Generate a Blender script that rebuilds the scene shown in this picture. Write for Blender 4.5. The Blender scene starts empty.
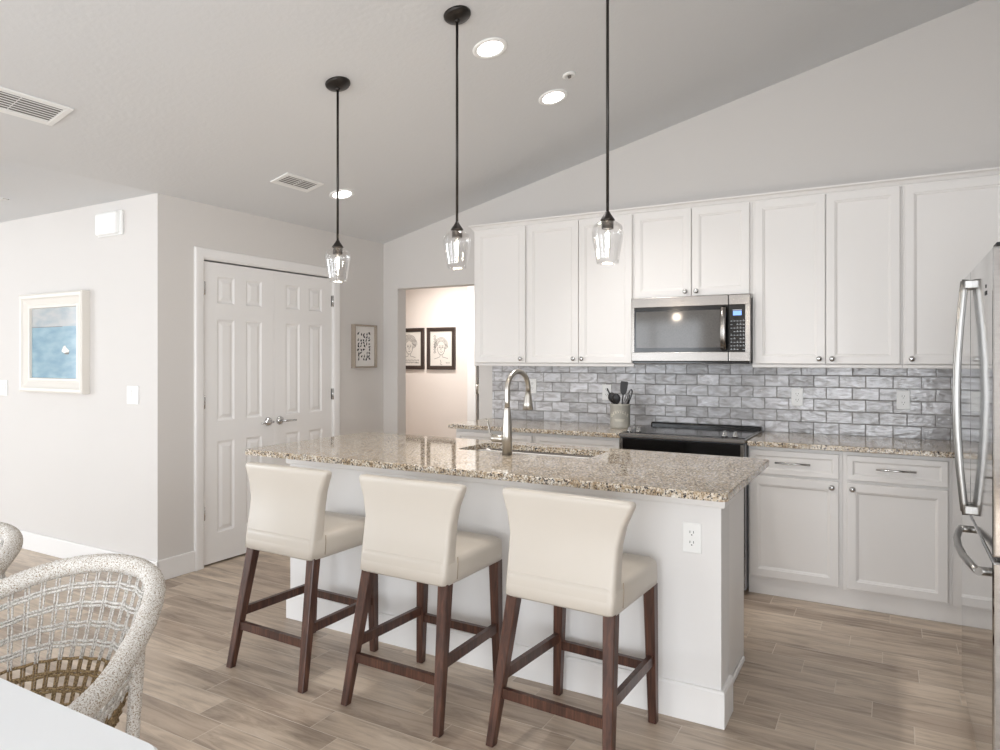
import bpy, bmesh, math, random
from mathutils import Vector, Matrix
random.seed(7)
S = bpy.context.scene
C = S.collection
PI = math.pi

# ------------------------------------------------------------------ camera, world, light, exposure
cam_d = bpy.data.cameras.new('camera')
cam = bpy.data.objects.new('camera', cam_d)
C.objects.link(cam)
S.camera = cam
cam.location = (0, 0, 1.4066)
cam.rotation_euler = (PI / 2, 0, math.radians(29.5))
cam_d.sensor_width = 36
cam_d.lens = 36 * 0.69314
cam_d.shift_y = -0.0168
cam_d.clip_start = 0.05

S.view_settings.view_transform = 'Standard'
S.view_settings.look = 'None'
S.view_settings.gamma = 1
S.view_settings.use_curve_mapping = False
S.view_settings.exposure = 0.32

w = bpy.data.worlds.new('world')
S.world = w
w.use_nodes = True
wn = w.node_tree.nodes
wn['Background'].inputs[0].default_value = (0.85, 0.93, 1.0, 1)
wn['Background'].inputs[1].default_value = 1.2


def area(name, loc, rot, sx, sy, power, col):
    d = bpy.data.lights.new(name, 'AREA')
    d.shape = 'RECTANGLE'
    d.size = sx
    d.size_y = sy
    d.energy = power
    d.color = col
    o = bpy.data.objects.new(name, d)
    C.objects.link(o)
    o.location = loc
    o.rotation_euler = rot
    return o


# daylight just outside the sliding glass openings behind the camera and at the living room side
WIN_BACK = [(-7.6, -5.6), (-5.2, -3.2), (-1.7, 0.7)]
for x0, x1 in WIN_BACK:
    area('daylight', ((x0 + x1) / 2, -4.72, 1.15), (math.radians(98), 0, 0), x1 - x0, 2.1, {0: 34, 1: 58, 2: 108}[WIN_BACK.index((x0, x1))], (0.91, 0.95, 1.0))
area('daylight', (-8.75, -0.9, 1.3), (math.radians(102), 0, -PI / 2), 3.0, 1.8, 105, (0.90, 0.95, 1.0))
area('daylight', (1.32, -2.3, 1.25), (PI / 2, 0, PI / 2), 2.2, 1.9, 150, (0.90, 0.95, 1.0))  # unseen right-hand window light, added to light the door wall

# ------------------------------------------------------------------ helpers


def lin(r, g, b):
    f = lambda c: (c / 255 / 12.92) if c / 255 <= 0.04045 else ((c / 255 + 0.055) / 1.055) ** 2.4
    return (f(r), f(g), f(b), 1)


class NT:
    def __init__(s, name):
        s.m = bpy.data.materials.new(name)
        s.m.use_nodes = True
        s.t = s.m.node_tree
        s.b = s.t.nodes['Principled BSDF']
        s.tc = None

    def n(s, typ, **kw):
        nd = s.t.nodes.new(typ)
        for k, v in kw.items():
            if k in nd.inputs.keys():
                nd.inputs[k].default_value = v
            else:
                setattr(nd, k, v)
        return nd

    def l(s, a, b):
        s.t.links.new(a, b)

    def co(s, scale=(1, 1, 1), which='Object'):
        tc = s.n('ShaderNodeTexCoord')
        mp = s.n('ShaderNodeMapping')
        mp.inputs['Scale'].default_value = scale
        s.l(tc.outputs[which], mp.inputs[0])
        return mp.outputs[0]

    def math(s, op, a, b=None):
        nd = s.n('ShaderNodeMath', operation=op)
        for i, v in enumerate((a, b)):
            if v is None:
                continue
            if isinstance(v, (int, float)):
                nd.inputs[i].default_value = v
            else:
                s.l(v, nd.inputs[i])
        return nd.outputs[0]

    def ramp(s, fac, stops):
        r = s.n('ShaderNodeValToRGB')
        e = r.color_ramp.elements
        while len(e) > 1:
            e.remove(e[-1])
        e[0].position = stops[0][0]
        e[0].color = stops[0][1]
        for p, c in stops[1:]:
            k = e.new(p)
            k.color = c
        s.l(fac, r.inputs[0])
        return r.outputs[0]

    def mix(s, f, a, b, mode='MIX'):
        nd = s.n('ShaderNodeMix', data_type='RGBA', blend_type=mode)
        for i, v in ((0, f), (6, a), (7, b)):
            if hasattr(v, 'links') or hasattr(v, 'is_linked'):
                s.l(v, nd.inputs[i])
            else:
                nd.inputs[i].default_value = v
        return nd.outputs[2]

    def bump(s, h, strength, dist=0.01):
        bp = s.n('ShaderNodeBump')
        bp.inputs['Strength'].default_value = strength
        bp.inputs['Distance'].default_value = dist
        s.l(h, bp.inputs['Height'])
        s.l(bp.outputs[0], s.b.inputs['Normal'])


def simple(name, col, rough=0.5, metal=0.0, bump=None, spec=None, var=0.0):
    m = NT(name)
    m.b.inputs['Base Color'].default_value = col
    m.b.inputs['Roughness'].default_value = rough
    m.b.inputs['Metallic'].default_value = metal
    if spec is not None:
        m.b.inputs['Specular IOR Level'].default_value = spec
    if bump or var:
        nz = m.n('ShaderNodeTexNoise')
        nz.inputs['Scale'].default_value = bump[0] if bump else 6
        nz.inputs['Detail'].default_value = 3
        m.l(m.co(), nz.inputs[0])
        if bump:
            m.bump(nz.outputs[0], bump[1], 0.004)
        if var:
            c = m.ramp(nz.outputs[0], [(0.3, tuple(x * (1 - var) for x in col[:3]) + (1,)), (0.7, col)])
            m.l(c, m.b.inputs['Base Color'])
    return m.m


M = {}
M['wall'] = simple('wall_paint', lin(216, 212, 208), 0.75, bump=(90, 0.10))
M['hallwall'] = simple('hall_paint', lin(232, 222, 214), 0.75, bump=(90, 0.10))
M['islandpaint'] = simple('island_paint', lin(230, 228, 226), 0.55, bump=(60, 0.05))
M['ceil'] = simple('ceiling_paint', lin(221, 222, 223), 0.85, bump=(38, 0.30))
M['trim'] = simple('trim_paint', lin(238, 236, 234), 0.4, bump=(30, 0.02))
M['cab'] = simple('cabinet_paint', lin(236, 233, 230), 0.38, bump=(30, 0.02))
M['plate'] = simple('plate_plastic', lin(242, 242, 240), 0.35, bump=(20, 0.01))
M['black'] = simple('black_gloss', lin(14, 14, 15), 0.12, bump=(4, 0.01))
M['dark'] = simple('dark_slot', lin(30, 30, 30), 0.6, bump=(50, 0.02))
M['bronze'] = simple('bronze', lin(50, 46, 43), 0.35, 0.6, bump=(60, 0.04))
M['nickel'] = simple('nickel', lin(184, 180, 173), 0.28, 1.0, bump=(200, 0.02))
M['chrome'] = simple('chrome', lin(205, 205, 205), 0.15, 1.0, bump=(100, 0.01))
M['gapgrey'] = simple('gap_grey', lin(120, 116, 112), 0.6, bump=(50, 0.02))
M['frame_dark'] = simple('dark_frame', lin(62, 50, 44), 0.45, bump=(80, 0.08), var=0.2)
M['frame_taupe'] = simple('taupe_frame', lin(168, 156, 142), 0.5, bump=(80, 0.05), var=0.15)
M['frame_white'] = simple('white_frame', lin(226, 221, 213), 0.4, bump=(60, 0.03))
M['mat'] = simple('mat_paper', lin(233, 229, 225), 0.7, bump=(200, 0.02))
M['sketch'] = simple('sketch_paper', lin(218, 212, 204), 0.7, bump=(200, 0.02))
M['ink'] = simple('ink', lin(42, 40, 42), 0.7, bump=(200, 0.02))
M['penline'] = simple('pen_line', lin(110, 104, 100), 0.7, bump=(200, 0.02))
M['leather'] = simple('cream_leather', lin(201, 193, 182), 0.36, bump=(260, 0.06))
M['stitch'] = simple('seam', lin(168, 152, 134), 0.6, bump=(300, 0.1))
M['table'] = simple('table_white', lin(238, 240, 242), 0.25, bump=(8, 0.01))
M['crock'] = simple('crock_glaze', lin(176, 173, 164), 0.35, bump=(25, 0.05), var=0.12)
M['crockink'] = simple('crock_raised', lin(228, 225, 210), 0.4, bump=(25, 0.02))
M['silicone'] = simple('black_silicone', lin(26, 26, 28), 0.45, bump=(60, 0.02))
M['greyutensil'] = simple('grey_silicone', lin(120, 118, 118), 0.45, bump=(60, 0.02))
M['greydark'] = simple('appliance_side', lin(84, 82, 82), 0.4, 0.5, bump=(60, 0.02))
M['rangeside'] = simple('range_side', lin(176, 176, 180), 0.35, 0.3, bump=(60, 0.02))
M['satin'] = simple('satin_handle', lin(160, 158, 155), 0.3, 1.0, bump=(120, 0.02))
M['lcdtext'] = simple('label_ink', lin(175, 178, 182), 0.5, bump=(60, 0.02))
M['fan'] = simple('fan_white', lin(225, 224, 222), 0.4, bump=(60, 0.02))


def steel(name, col, rough, axis):
    m = NT(name)
    m.b.inputs['Metallic'].default_value = 1
    sc = [3, 3, 3]
    for a in axis:
        sc[a] = 220
    nz = m.n('ShaderNodeTexNoise', Detail=2.0, Scale=1.0)
    m.l(m.co(tuple(sc)), nz.inputs[0])
    m.l(m.ramp(nz.outputs[0], [(0.2, tuple(c * 0.88 for c in col[:3]) + (1,)), (0.8, col)]), m.b.inputs['Base Color'])
    m.b.inputs['Roughness'].default_value = rough
    m.bump(nz.outputs[0], 0.01, 0.001)
    return m.m


M['steel'] = steel('stainless', lin(145, 141, 137), 0.24, (2,))
M['steelfridge'] = steel('stainless_door', lin(200, 200, 200), 0.07, (2,))


def emis(name, col, st):
    m = NT(name)
    m.b.inputs['Base Color'].default_value = col
    m.b.inputs['Emission Color'].default_value = col
    nz = m.n('ShaderNodeTexNoise', Scale=4.0)
    m.l(m.co(), nz.inputs[0])
    m.l(m.math('ADD', m.math('MULTIPLY', nz.outputs[0], st * 0.05), st), m.b.inputs['Emission Strength'])
    return m.m


M['lamp'] = emis('lamp_lens', (1, 0.97, 0.93, 1), 7.0)
M['filament'] = emis('filament', (1, 0.90, 0.75, 1), 16.0)
M['lcd'] = emis('lcd', lin(120, 160, 235), 0.8)


def glass(name, rough=0.0, ior=1.45, tint=(1, 1, 1, 1), clear=0.0):
    m = NT(name)
    m.b.inputs['Base Color'].default_value = tint
    m.b.inputs['Transmission Weight'].default_value = 1
    m.b.inputs['Roughness'].default_value = rough
    m.b.inputs['IOR'].default_value = ior
    return m.m


M['glass'] = glass('clear_glass')


def thin_glass():
    m = NT('thin_glass')
    t_ = m.t
    tr = m.n('ShaderNodeBsdfTransparent')
    tr.inputs[0].default_value = (0.97, 0.97, 0.97, 1)
    gl = m.n('ShaderNodeBsdfGlossy')
    gl.inputs['Roughness'].default_value = 0.03
    gl.inputs['Color'].default_value = (1, 1, 1, 1)
    lw = m.n('ShaderNodeLayerWeight')
    lw.inputs['Blend'].default_value = 0.35
    mx = m.n('ShaderNodeMixShader')
    m.l(m.math('ADD', m.math('MULTIPLY', lw.outputs['Facing'], 0.32), 0.03), mx.inputs[0])
    m.l(tr.outputs[0], mx.inputs[1])
    m.l(gl.outputs[0], mx.inputs[2])
    out = [n_ for n_ in t_.nodes if n_.type == 'OUTPUT_MATERIAL'][0]
    m.l(mx.outputs[0], out.inputs[0])
    return m.m


M['thinglass'] = thin_glass()


def granite():
    m = NT('granite')
    co = m.co((1, 1, 1))

    def nz(scale, det, seed, rough=0.6):
        mp = m.n('ShaderNodeMapping')
        mp.inputs['Location'].default_value = (seed, seed * 1.7, seed * 0.3)
        m.l(co, mp.inputs[0])
        n_ = m.n('ShaderNodeTexNoise', Scale=scale, Detail=det, Roughness=rough, Distortion=0.6)
        m.l(mp.outputs[0], n_.inputs[0])
        return n_.outputs[0]
    base = m.ramp(nz(82, 4, 0), [(0.34, lin(156, 136, 112)), (0.45, lin(190, 174, 150)), (0.54, lin(216, 207, 192)), (0.64, lin(236, 232, 226))])
    c = m.mix(m.ramp(nz(100, 3, 3.1), [(0.585, (0, 0, 0, 1)), (0.62, (1, 1, 1, 1))]), base, lin(142, 122, 102))
    c = m.mix(m.ramp(nz(125, 4, 7.7), [(0.54, (0, 0, 0, 1)), (0.57, (1, 1, 1, 1))]), c, lin(52, 50, 56))
    c = m.mix(m.ramp(nz(12, 3, 5.0), [(0.45, (0, 0, 0, 1)), (0.7, (0.5, 0.5, 0.5, 1))]), c, lin(214, 190, 154), 'MULTIPLY')
    m.l(c, m.b.inputs['Base Color'])
    m.b.inputs['Roughness'].default_value = 0.05
    m.b.inputs['IOR'].default_value = 1.6
    return m.m


M['granite'] = granite()


def floor_mat():
    m = NT('plank_tile')
    tc = m.n('ShaderNodeTexCoord')
    sp = m.n('ShaderNodeSeparateXYZ')
    m.l(tc.outputs['Object'], sp.inputs[0])
    v = m.math('DIVIDE', m.math('SUBTRACT', sp.outputs[1], 3.365), 0.1425)
    row = m.math('FLOOR', v)
    fv = m.math('SUBTRACT', v, row)
    u = m.math('DIVIDE', m.math('ADD', m.math('ADD', sp.outputs[0], 0.355), m.math('MULTIPLY', row, 0.1425)), 0.6)
    pu = m.math('FLOOR', u)
    fu = m.math('SUBTRACT', u, pu)
    cmb = m.n('ShaderNodeCombineXYZ')
    m.l(pu, cmb.inputs[0])
    m.l(row, cmb.inputs[1])
    wn_ = m.n('ShaderNodeTexWhiteNoise', noise_dimensions='2D')
    m.l(cmb.outputs[0], wn_.inputs['Vector'])
    rnd = wn_.outputs['Value']
    eu = m.math('MULTIPLY', m.math('MINIMUM', fu, m.math('SUBTRACT', 1.0, fu)), 0.6)
    ev = m.math('MULTIPLY', m.math('MINIMUM', fv, m.math('SUBTRACT', 1.0, fv)), 0.1425)
    edge = m.math('MINIMUM', eu, ev)
    grout = m.math('LESS_THAN', edge, 0.0016)
    # grain
    gv = m.n('ShaderNodeCombineXYZ')
    m.l(m.math('ADD', m.math('MULTIPLY', sp.outputs[0], 2.2), m.math('MULTIPLY', rnd, 37.0)), gv.inputs[0])
    m.l(m.math('ADD', m.math('MULTIPLY', sp.outputs[1], 19.0), m.math('MULTIPLY', rnd, 91.0)), gv.inputs[1])
    g1 = m.n('ShaderNodeTexNoise', Scale=1.0, Detail=7.0, Roughness=0.68, Distortion=1.3)
    m.l(gv.outputs[0], g1.inputs[0])
    gv2 = m.n('ShaderNodeCombineXYZ')
    m.l(m.math('ADD', m.math('MULTIPLY', sp.outputs[0], 1.6), m.math('MULTIPLY', rnd, 51.0)), gv2.inputs[0])
    m.l(m.math('ADD', m.math('MULTIPLY', sp.outputs[1], 6.0), m.math('MULTIPLY', rnd, 13.0)), gv2.inputs[1])
    g2 = m.n('ShaderNodeTexNoise', Scale=1.3, Detail=3.0, Distortion=0.4)
    m.l(gv2.outputs[0], g2.inputs[0])
    grain = m.ramp(m.math('ADD', m.math('MULTIPLY', g1.outputs[0], 0.62), m.math('MULTIPLY', g2.outputs[0], 0.38)),
                   [(0.30, lin(132, 119, 107)), (0.42, lin(176, 162, 148)), (0.54, lin(208, 194, 178)), (0.70, lin(228, 216, 202))])
    tint = m.ramp(rnd, [(0.0, lin(214, 205, 198)), (0.5, lin(236, 230, 224)), (1.0, lin(255, 250, 244))])
    c = m.mix(1.0, grain, tint, 'MULTIPLY')
    c = m.mix(grout, c, lin(205, 192, 176))
    m.l(c, m.b.inputs['Base Color'])
    m.b.inputs['Roughness'].default_value = 0.36
    h = m.math('ADD', m.math('MULTIPLY', g1.outputs[0], 0.25), m.math('MINIMUM', m.math('MULTIPLY', edge, 250), 1.0))
    m.bump(h, 0.25, 0.002)
    return m.m


M['floor'] = floor_mat()


def tile_mat():
    m = NT('glazed_brick_tile')
    tc = m.n('ShaderNodeTexCoord')
    sp = m.n('ShaderNodeSeparateXYZ')
    m.l(tc.outputs['Object'], sp.inputs[0])
    v = m.math('DIVIDE', m.math('SUBTRACT', sp.outputs[2], 0.9115), 0.0765)
    row = m.math('FLOOR', v)
    fv = m.math('SUBTRACT', v, row)
    u = m.math('DIVIDE', m.math('ADD', m.math('ADD', sp.outputs[0], 0.898), m.math('MULTIPLY', row, 0.075)), 0.1505)
    pu = m.math('FLOOR', u)
    fu = m.math('SUBTRACT', u, pu)
    cmb = m.n('ShaderNodeCombineXYZ')
    m.l(pu, cmb.inputs[0])
    m.l(row, cmb.inputs[1])
    wn_ = m.n('ShaderNodeTexWhiteNoise', noise_dimensions='2D')
    m.l(cmb.outputs[0], wn_.inputs['Vector'])
    eu = m.math('MULTIPLY', m.math('MINIMUM', fu, m.math('SUBTRACT', 1.0, fu)), 0.1505)
    ev = m.math('MULTIPLY', m.math('MINIMUM', fv, m.math('SUBTRACT', 1.0, fv)), 0.0765)
    edge = m.math('MINIMUM', eu, ev)
    grout = m.math('LESS_THAN', edge, 0.0017)
    off = m.n('ShaderNodeVectorMath', operation='MULTIPLY_ADD')
    m.l(wn_.outputs['Color'], off.inputs[0])
    off.inputs[1].default_value = (7, 7, 7)
    m.l(tc.outputs['Object'], off.inputs[2])
    mp = m.n('ShaderNodeMapping')
    mp.inputs['Scale'].default_value = (9, 9, 22)
    m.l(off.outputs[0], mp.inputs[0])
    nz = m.n('ShaderNodeTexNoise', Scale=1.0, Detail=3.0, Distortion=1.2)
    m.l(mp.outputs[0], nz.inputs[0])
    base = m.ramp(wn_.outputs['Value'], [(0.0, lin(188, 187, 189)), (0.5, lin(214, 214, 217)), (1.0, lin(232, 232, 236))])
    cloud = m.ramp(nz.outputs[0], [(0.35, lin(186, 182, 178)), (0.6, lin(255, 255, 255))])
    c = m.mix(0.8, base, cloud, 'MULTIPLY')
    c = m.mix(grout, c, lin(134, 131, 128))
    m.l(c, m.b.inputs['Base Color'])
    rg = m.math('ADD', m.math('MULTIPLY', grout, 0.6), 0.09)
    m.l(rg, m.b.inputs['Roughness'])
    n2 = m.n('ShaderNodeTexNoise', Scale=2.2, Detail=2.0)
    m.l(mp.outputs[0], n2.inputs[0])
    h = m.math('ADD', m.math('MULTIPLY', n2.outputs[0], 1.0), m.math('MINIMUM', m.math('MULTIPLY', edge, 160), 0.8))
    m.bump(h, 0.8, 0.005)
    return m.m


M['tile'] = tile_mat()


def wood_mat():
    m = NT('walnut')
    nz = m.n('ShaderNodeTexNoise', Scale=1.0, Detail=4.0, Distortion=0.8)
    m.l(m.co((60, 60, 5)), nz.inputs[0])
    m.l(m.ramp(nz.outputs[0], [(0.3, lin(52, 32, 26)), (0.55, lin(80, 52, 41)), (0.75, lin(102, 68, 53))]), m.b.inputs['Base Color'])
    m.b.inputs['Roughness'].default_value = 0.33
    return m.m


M['wood'] = wood_mat()


def rope_mat(name, lo, hi, sc, mid=0.5):
    m = NT(name)
    nz = m.n('ShaderNodeTexNoise', Scale=sc, Detail=2.0, Roughness=0.7)
    m.l(m.co(), nz.inputs[0])
    m.l(m.ramp(nz.outputs[0], [(mid - 0.09, lo), (mid + 0.07, hi)]), m.b.inputs['Base Color'])
    m.b.inputs['Roughness'].default_value = 0.8
    m.bump(nz.outputs[0], 0.9, 0.004)
    return m.m


M['rope_rim'] = rope_mat('wrapped_rope', lin(150, 126, 96), lin(236, 233, 228), 300, 0.45)
M['rope_white'] = rope_mat('pale_cord', lin(164, 156, 146), lin(222, 219, 214), 200, 0.46)
M['rope_tan'] = rope_mat('tan_cord', lin(104, 84, 56), lin(158, 134, 98), 200)


def sea_art():
    m = NT('seascape_print')
    tc = m.n('ShaderNodeTexCoord')
    sp = m.n('ShaderNodeSeparateXYZ')
    m.l(tc.outputs['Object'], sp.inputs[0])
    nz = m.n('ShaderNodeTexNoise', Scale=1.0, Detail=4.0)
    m.l(m.co((6, 6, 18)), nz.inputs[0])
    sea = m.ramp(nz.outputs[0], [(0.35, lin(128, 160, 178)), (0.65, lin(156, 184, 196))])
    sky = m.ramp(nz.outputs[0], [(0.4, lin(166, 176, 182)), (0.6, lin(188, 190, 190))])
    top = m.math('GREATER_THAN', sp.outputs[2], 0.115)
    m.l(m.mix(top, sea, sky), m.b.inputs['Base Color'])
    m.b.inputs['Roughness'].default_value = 0.12
    return m.m


M['sea'] = sea_art()


def granular(name):
    return None


# --- mesh builders
def new():
    return bmesh.new()


def bx(bm, x0, x1, y0, y1, z0, z1, bev=0.0, seg=2, mi=0):
    r = bmesh.ops.create_cube(bm, size=1)
    vs = r['verts']
    for v in vs:
        v.co = Vector(((x0 + x1) / 2 + v.co.x * (x1 - x0), (y0 + y1) / 2 + v.co.y * (y1 - y0), (z0 + z1) / 2 + v.co.z * (z1 - z0)))
    fs = list({f for v in vs for f in v.link_faces})
    for f in fs:
        f.material_index = mi
    if bev > 0:
        es = list({e for v in vs for e in v.link_edges})
        bmesh.ops.bevel(bm, geom=es, offset=bev, segments=seg, profile=0.5, affect='EDGES', clamp_overlap=True, material=-1)
    return bm


def lathe(bm, prof, c=(0, 0, 0), seg=24, axis='Z', cap=True):
    rings = []
    for r, h in prof:
        ring = []
        for k in range(seg):
            a = 2 * PI * k / seg
            p = (r * math.cos(a), r * math.sin(a), h)
            if axis == 'Y':
                p = (p[0], p[2], p[1])
            elif axis == 'X':
                p = (p[2], p[0], p[1])
            ring.append(bm.verts.new(Vector(p) + Vector(c)))
        rings.append(ring)
    for a, b in zip(rings, rings[1:]):
        for k in range(seg):
            f = bm.faces.new((a[k], a[(k + 1) % seg], b[(k + 1) % seg], b[k]))
            f.smooth = True
    if cap:
        for rg in (rings[0], rings[-1]):
            try:
                bm.faces.new(rg)
            except ValueError:
                pass
    return bm


def tube(bm, pts, r, seg=10, cap=True, smooth=True, up0=None):
    pts = [Vector(p) for p in pts]
    n = len(pts)
    rr = r if isinstance(r, (list, tuple)) else [r] * n
    rings = []
    up = None
    for i in range(n):
        t = (pts[min(i + 1, n - 1)] - pts[max(i - 1, 0)]).normalized()
        if up is None:
            up = Vector(up0) if up0 else (Vector((0, 0, 1)) if abs(t.z) < 0.9 else Vector((1, 0, 0)))
        s = t.cross(up).normalized()
        up = s.cross(t).normalized()
        q = rr[i] if isinstance(rr[i], tuple) else (rr[i], rr[i])
        rings.append([bm.verts.new(pts[i] + s * math.cos(2 * PI * k / seg) * q[0] + up * math.sin(2 * PI * k / seg) * q[1]) for k in range(seg)])
    for a, b in zip(rings, rings[1:]):
        for k in range(seg):
            f = bm.faces.new((a[k], a[(k + 1) % seg], b[(k + 1) % seg], b[k]))
            f.smooth = smooth
    if cap:
        bm.faces.new(rings[0])
        bm.faces.new(rings[-1])
    return bm


def loft(bm, rings, smooth=True, cap=True):
    vr = [[bm.verts.new(p) for p in r] for r in rings]
    n = len(vr[0])
    for a, b in zip(vr, vr[1:]):
        for k in range(n):
            f = bm.faces.new((a[k], a[(k + 1) % n], b[(k + 1) % n], b[k]))
            f.smooth = smooth
    if cap:
        bm.faces.new(vr[0])
        bm.faces.new(vr[-1])
    return bm


def rrect(cx, cy, hx, hy, r, z, n=4):
    pts = []
    for qx, qy, a0 in ((1, 1, 0), (-1, 1, PI / 2), (-1, -1, PI), (1, -1, 3 * PI / 2)):
        for k in range(n + 1):
            a = a0 + PI / 2 * k / n
            pts.append((cx + qx * (hx - r) + r * math.cos(a), cy + qy * (hy - r) + r * math.sin(a), z))
    return pts


def prism(bm, poly, a0, a1, axis='Y'):
    def P(p, a):
        return {'Y': (p[0], a, p[1]), 'Z': (p[0], p[1], a), 'X': (a, p[0], p[1])}[axis]
    A = [bm.verts.new(P(p, a0)) for p in poly]
    B = [bm.verts.new(P(p, a1)) for p in poly]
    n = len(poly)
    bm.faces.new(A)
    bm.faces.new(B)
    for k in range(n):
        bm.faces.new((A[k], A[(k + 1) % n], B[(k + 1) % n], B[k]))
    return bm


def panel(bm, x0, x1, z0, z1, yf, th, prof):
    """a door or drawer front facing -y; prof = list of (inset, depth) rings from the outer front edge"""
    rings = [(0, th)] + list(prof)
    vr = []
    for ins, dp in rings:
        vr.append([bm.verts.new((x, yf + dp, z)) for x, z in ((x0 + ins, z0 + ins), (x1 - ins, z0 + ins), (x1 - ins, z1 - ins), (x0 + ins, z1 - ins))])
    for a, b in zip(vr, vr[1:]):
        for k in range(4):
            bm.faces.new((a[k], a[(k + 1) % 4], b[(k + 1) % 4], b[k]))
    bm.faces.new(vr[0])
    bm.faces.new(vr[-1])
    return bm


def obj(name, bm, mats, parent=None, label=None, loc=None, smooth_angle=None, rot=None):
    bmesh.ops.recalc_face_normals(bm, faces=bm.faces)
    me = bpy.data.meshes.new(name)
    bm.to_mesh(me)
    bm.free()
    for m in (mats if isinstance(mats, (list, tuple)) else [mats]):
        me.materials.append(m)
    o = bpy.data.objects.new(name, me)
    C.objects.link(o)
    if parent:
        o.parent = parent
    if loc:
        o.location = loc
    if rot:
        o.rotation_euler = rot
    if label:
        o['label'] = label
    return o


def thing(name, label, cat, loc=(0, 0, 0), rz=0, group=None):
    o = bpy.data.objects.new(name, None)
    o.empty_display_size = 0.05
    C.objects.link(o)
    o.location = loc
    o.rotation_euler = (0, 0, rz)
    return tag(o, label, cat, group)


def tag(o, label, cat, group=None):
    o['label'] = label
    o['category'] = cat
    if group:
        o['group'] = group
    return o


def struct(name, bm, mats, parent=None, loc=None):
    o = obj(name, bm, mats, parent, loc=loc)
    if not parent:
        o['kind'] = 'structure'
    return o


def dup(root, loc, rot, label, group=None):
    r = root.copy()
    C.objects.link(r)
    r.location = loc
    r.rotation_euler = rot
    r['label'] = label
    if group:
        r['group'] = group
    for ch in list(root.children):
        c = ch.copy()
        C.objects.link(c)
        c.parent = r
        for g in list(ch.children):
            d = g.copy()
            C.objects.link(d)
            d.parent = c
    return r


# ------------------------------------------------------------------ setting
XL = -4.02      # door wall plane
YB = 4.9566     # kitchen wall plane
YW = 2.733      # left wall plane
XR = 1.12
ZC = 2.4443
SL = 0.2404
YR = -4.55      # rear wall
XW = -8.6
cz = lambda x: ZC + SL * (x - XL)

struct('floor', bx(new(), XW - 0.15, XR + 0.15, YR - 0.15, 7.2, -0.1, 0), M['floor'])

b = prism(new(), [(XL, ZC), (XR + 0.15, cz(XR + 0.15)), (XR + 0.15, cz(XR + 0.15) + 0.12), (XL, ZC + 0.12)], YR - 0.15, YB + 0.12)
bx(b, XW - 0.15, XL, YR - 0.15, YW + 0.12, ZC, ZC + 0.12)
struct('ceiling', b, M['ceil'])

# kitchen wall with the hall opening
OX0, OX1, OZ = -3.86, -3.006, 2.03
b = prism(new(), [(XL - 0.12, 0), (OX0, 0), (OX0, cz(OX0)), (XL - 0.12, cz(XL - 0.12) + 0.05)], YB, YB + 0.12)
prism(b, [(OX0, OZ), (OX1, OZ), (OX1, cz(OX1)), (OX0, cz(OX0))], YB, YB + 0.12)
prism(b, [(OX1, 0), (XR + 0.12, 0), (XR + 0.12, cz(XR + 0.12)), (OX1, cz(OX1))], YB, YB + 0.12)
struct('wall_kitchen', b, M['wall'])

# door wall
DY0, DY1, DZ = 3.063, 4.304, 2.075
b = bx(new(), XL - 0.12, XL, YW + 0.12, DY0, 0, ZC)
bx(b, XL - 0.12, XL, DY1, YB, 0, ZC)
bx(b, XL - 0.12, XL, DY0, DY1, DZ, ZC)
struct('wall_closet', b, M['wall'])
# closet interior behind the double door
b = bx(new(), -5.0, -4.9, YW + 0.12, YB + 0.12, 0, ZC)
bx(b, -4.9, XL - 0.12, YW + 0.12, YB + 0.12, ZC, ZC + 0.1)
bx(b, -4.9, XL - 0.12, YB, YB + 0.12, 0, ZC)
struct('wall_closet_inside', b, M['wall'])

# left wall
struct('wall_left', bx(new(), XW, XL, YW, YW + 0.12, 0, ZC), M['wall'])
# living room side wall with a window, rear wall with sliders, right wall
b = bx(new(), XW - 0.12, XW, YR, -2.4, 0, ZC)
bx(b, XW - 0.12, XW, 0.6, YW + 0.12, 0, ZC)
bx(b, XW - 0.12, XW, -2.4, 0.6, 0, 0.4)
bx(b, XW - 0.12, XW, -2.4, 0.6, 2.2, ZC)
struct('wall_living', b, M['wall'])
b = new()
xs = [XW - 0.12] + [v for p in WIN_BACK for v in p] + [XR + 0.12]
for i in range(0, len(xs), 2):
    x0, x1 = xs[i], xs[i + 1]
    zt0 = max(cz(x0), ZC)
    prism(b, [(x0, 0), (x1, 0), (x1, max(cz(x1), ZC)), (max(x0, min(x1, XL)), max(cz(max(x0, min(x1, XL))), ZC)), (x0, zt0)] if x0 < XL < x1 else [(x0, 0), (x1, 0), (x1, max(cz(x1), ZC)), (x0, zt0)], YR - 0.12, YR)
for x0, x1 in WIN_BACK:
    prism(b, [(x0, 2.2), (x1, 2.2), (x1, max(cz(x1), ZC)), (x0, max(cz(x0), ZC))], YR - 0.12, YR)
    bx(b, x0, x1, YR - 0.12, YR, 0, 0.1)
struct('wall_rear', b, M['wall'])
for i, (x0, x1) in enumerate(WIN_BACK):
    b = new()
    for a0, a1, c0, c1 in ((x0, x1, 0.1, 0.16), (x0, x1, 2.14, 2.2), (x0, x0 + 0.06, 0.16, 2.14), (x1 - 0.06, x1, 0.16, 2.14), ((x0 + x1) / 2 - 0.04, (x0 + x1) / 2 + 0.04, 0.16, 2.14)):
        bx(b, a0, a1, YR - 0.08, YR - 0.02, c0, c1, 0.004)
    struct('window_%d' % (i + 1), b, M['trim'])
b = bx(new(), XR, XR + 0.12, -1.2, YB + 0.12, 0, cz(XR))
bx(b, XR, XR + 0.12, YR, -3.4, 0, cz(XR))
bx(b, XR, XR + 0.12, -3.4, -1.2, 0, 0.3)
bx(b, XR, XR + 0.12, -3.4, -1.2, 2.2, cz(XR))
struct('wall_right', b, M['wall'])

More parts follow.
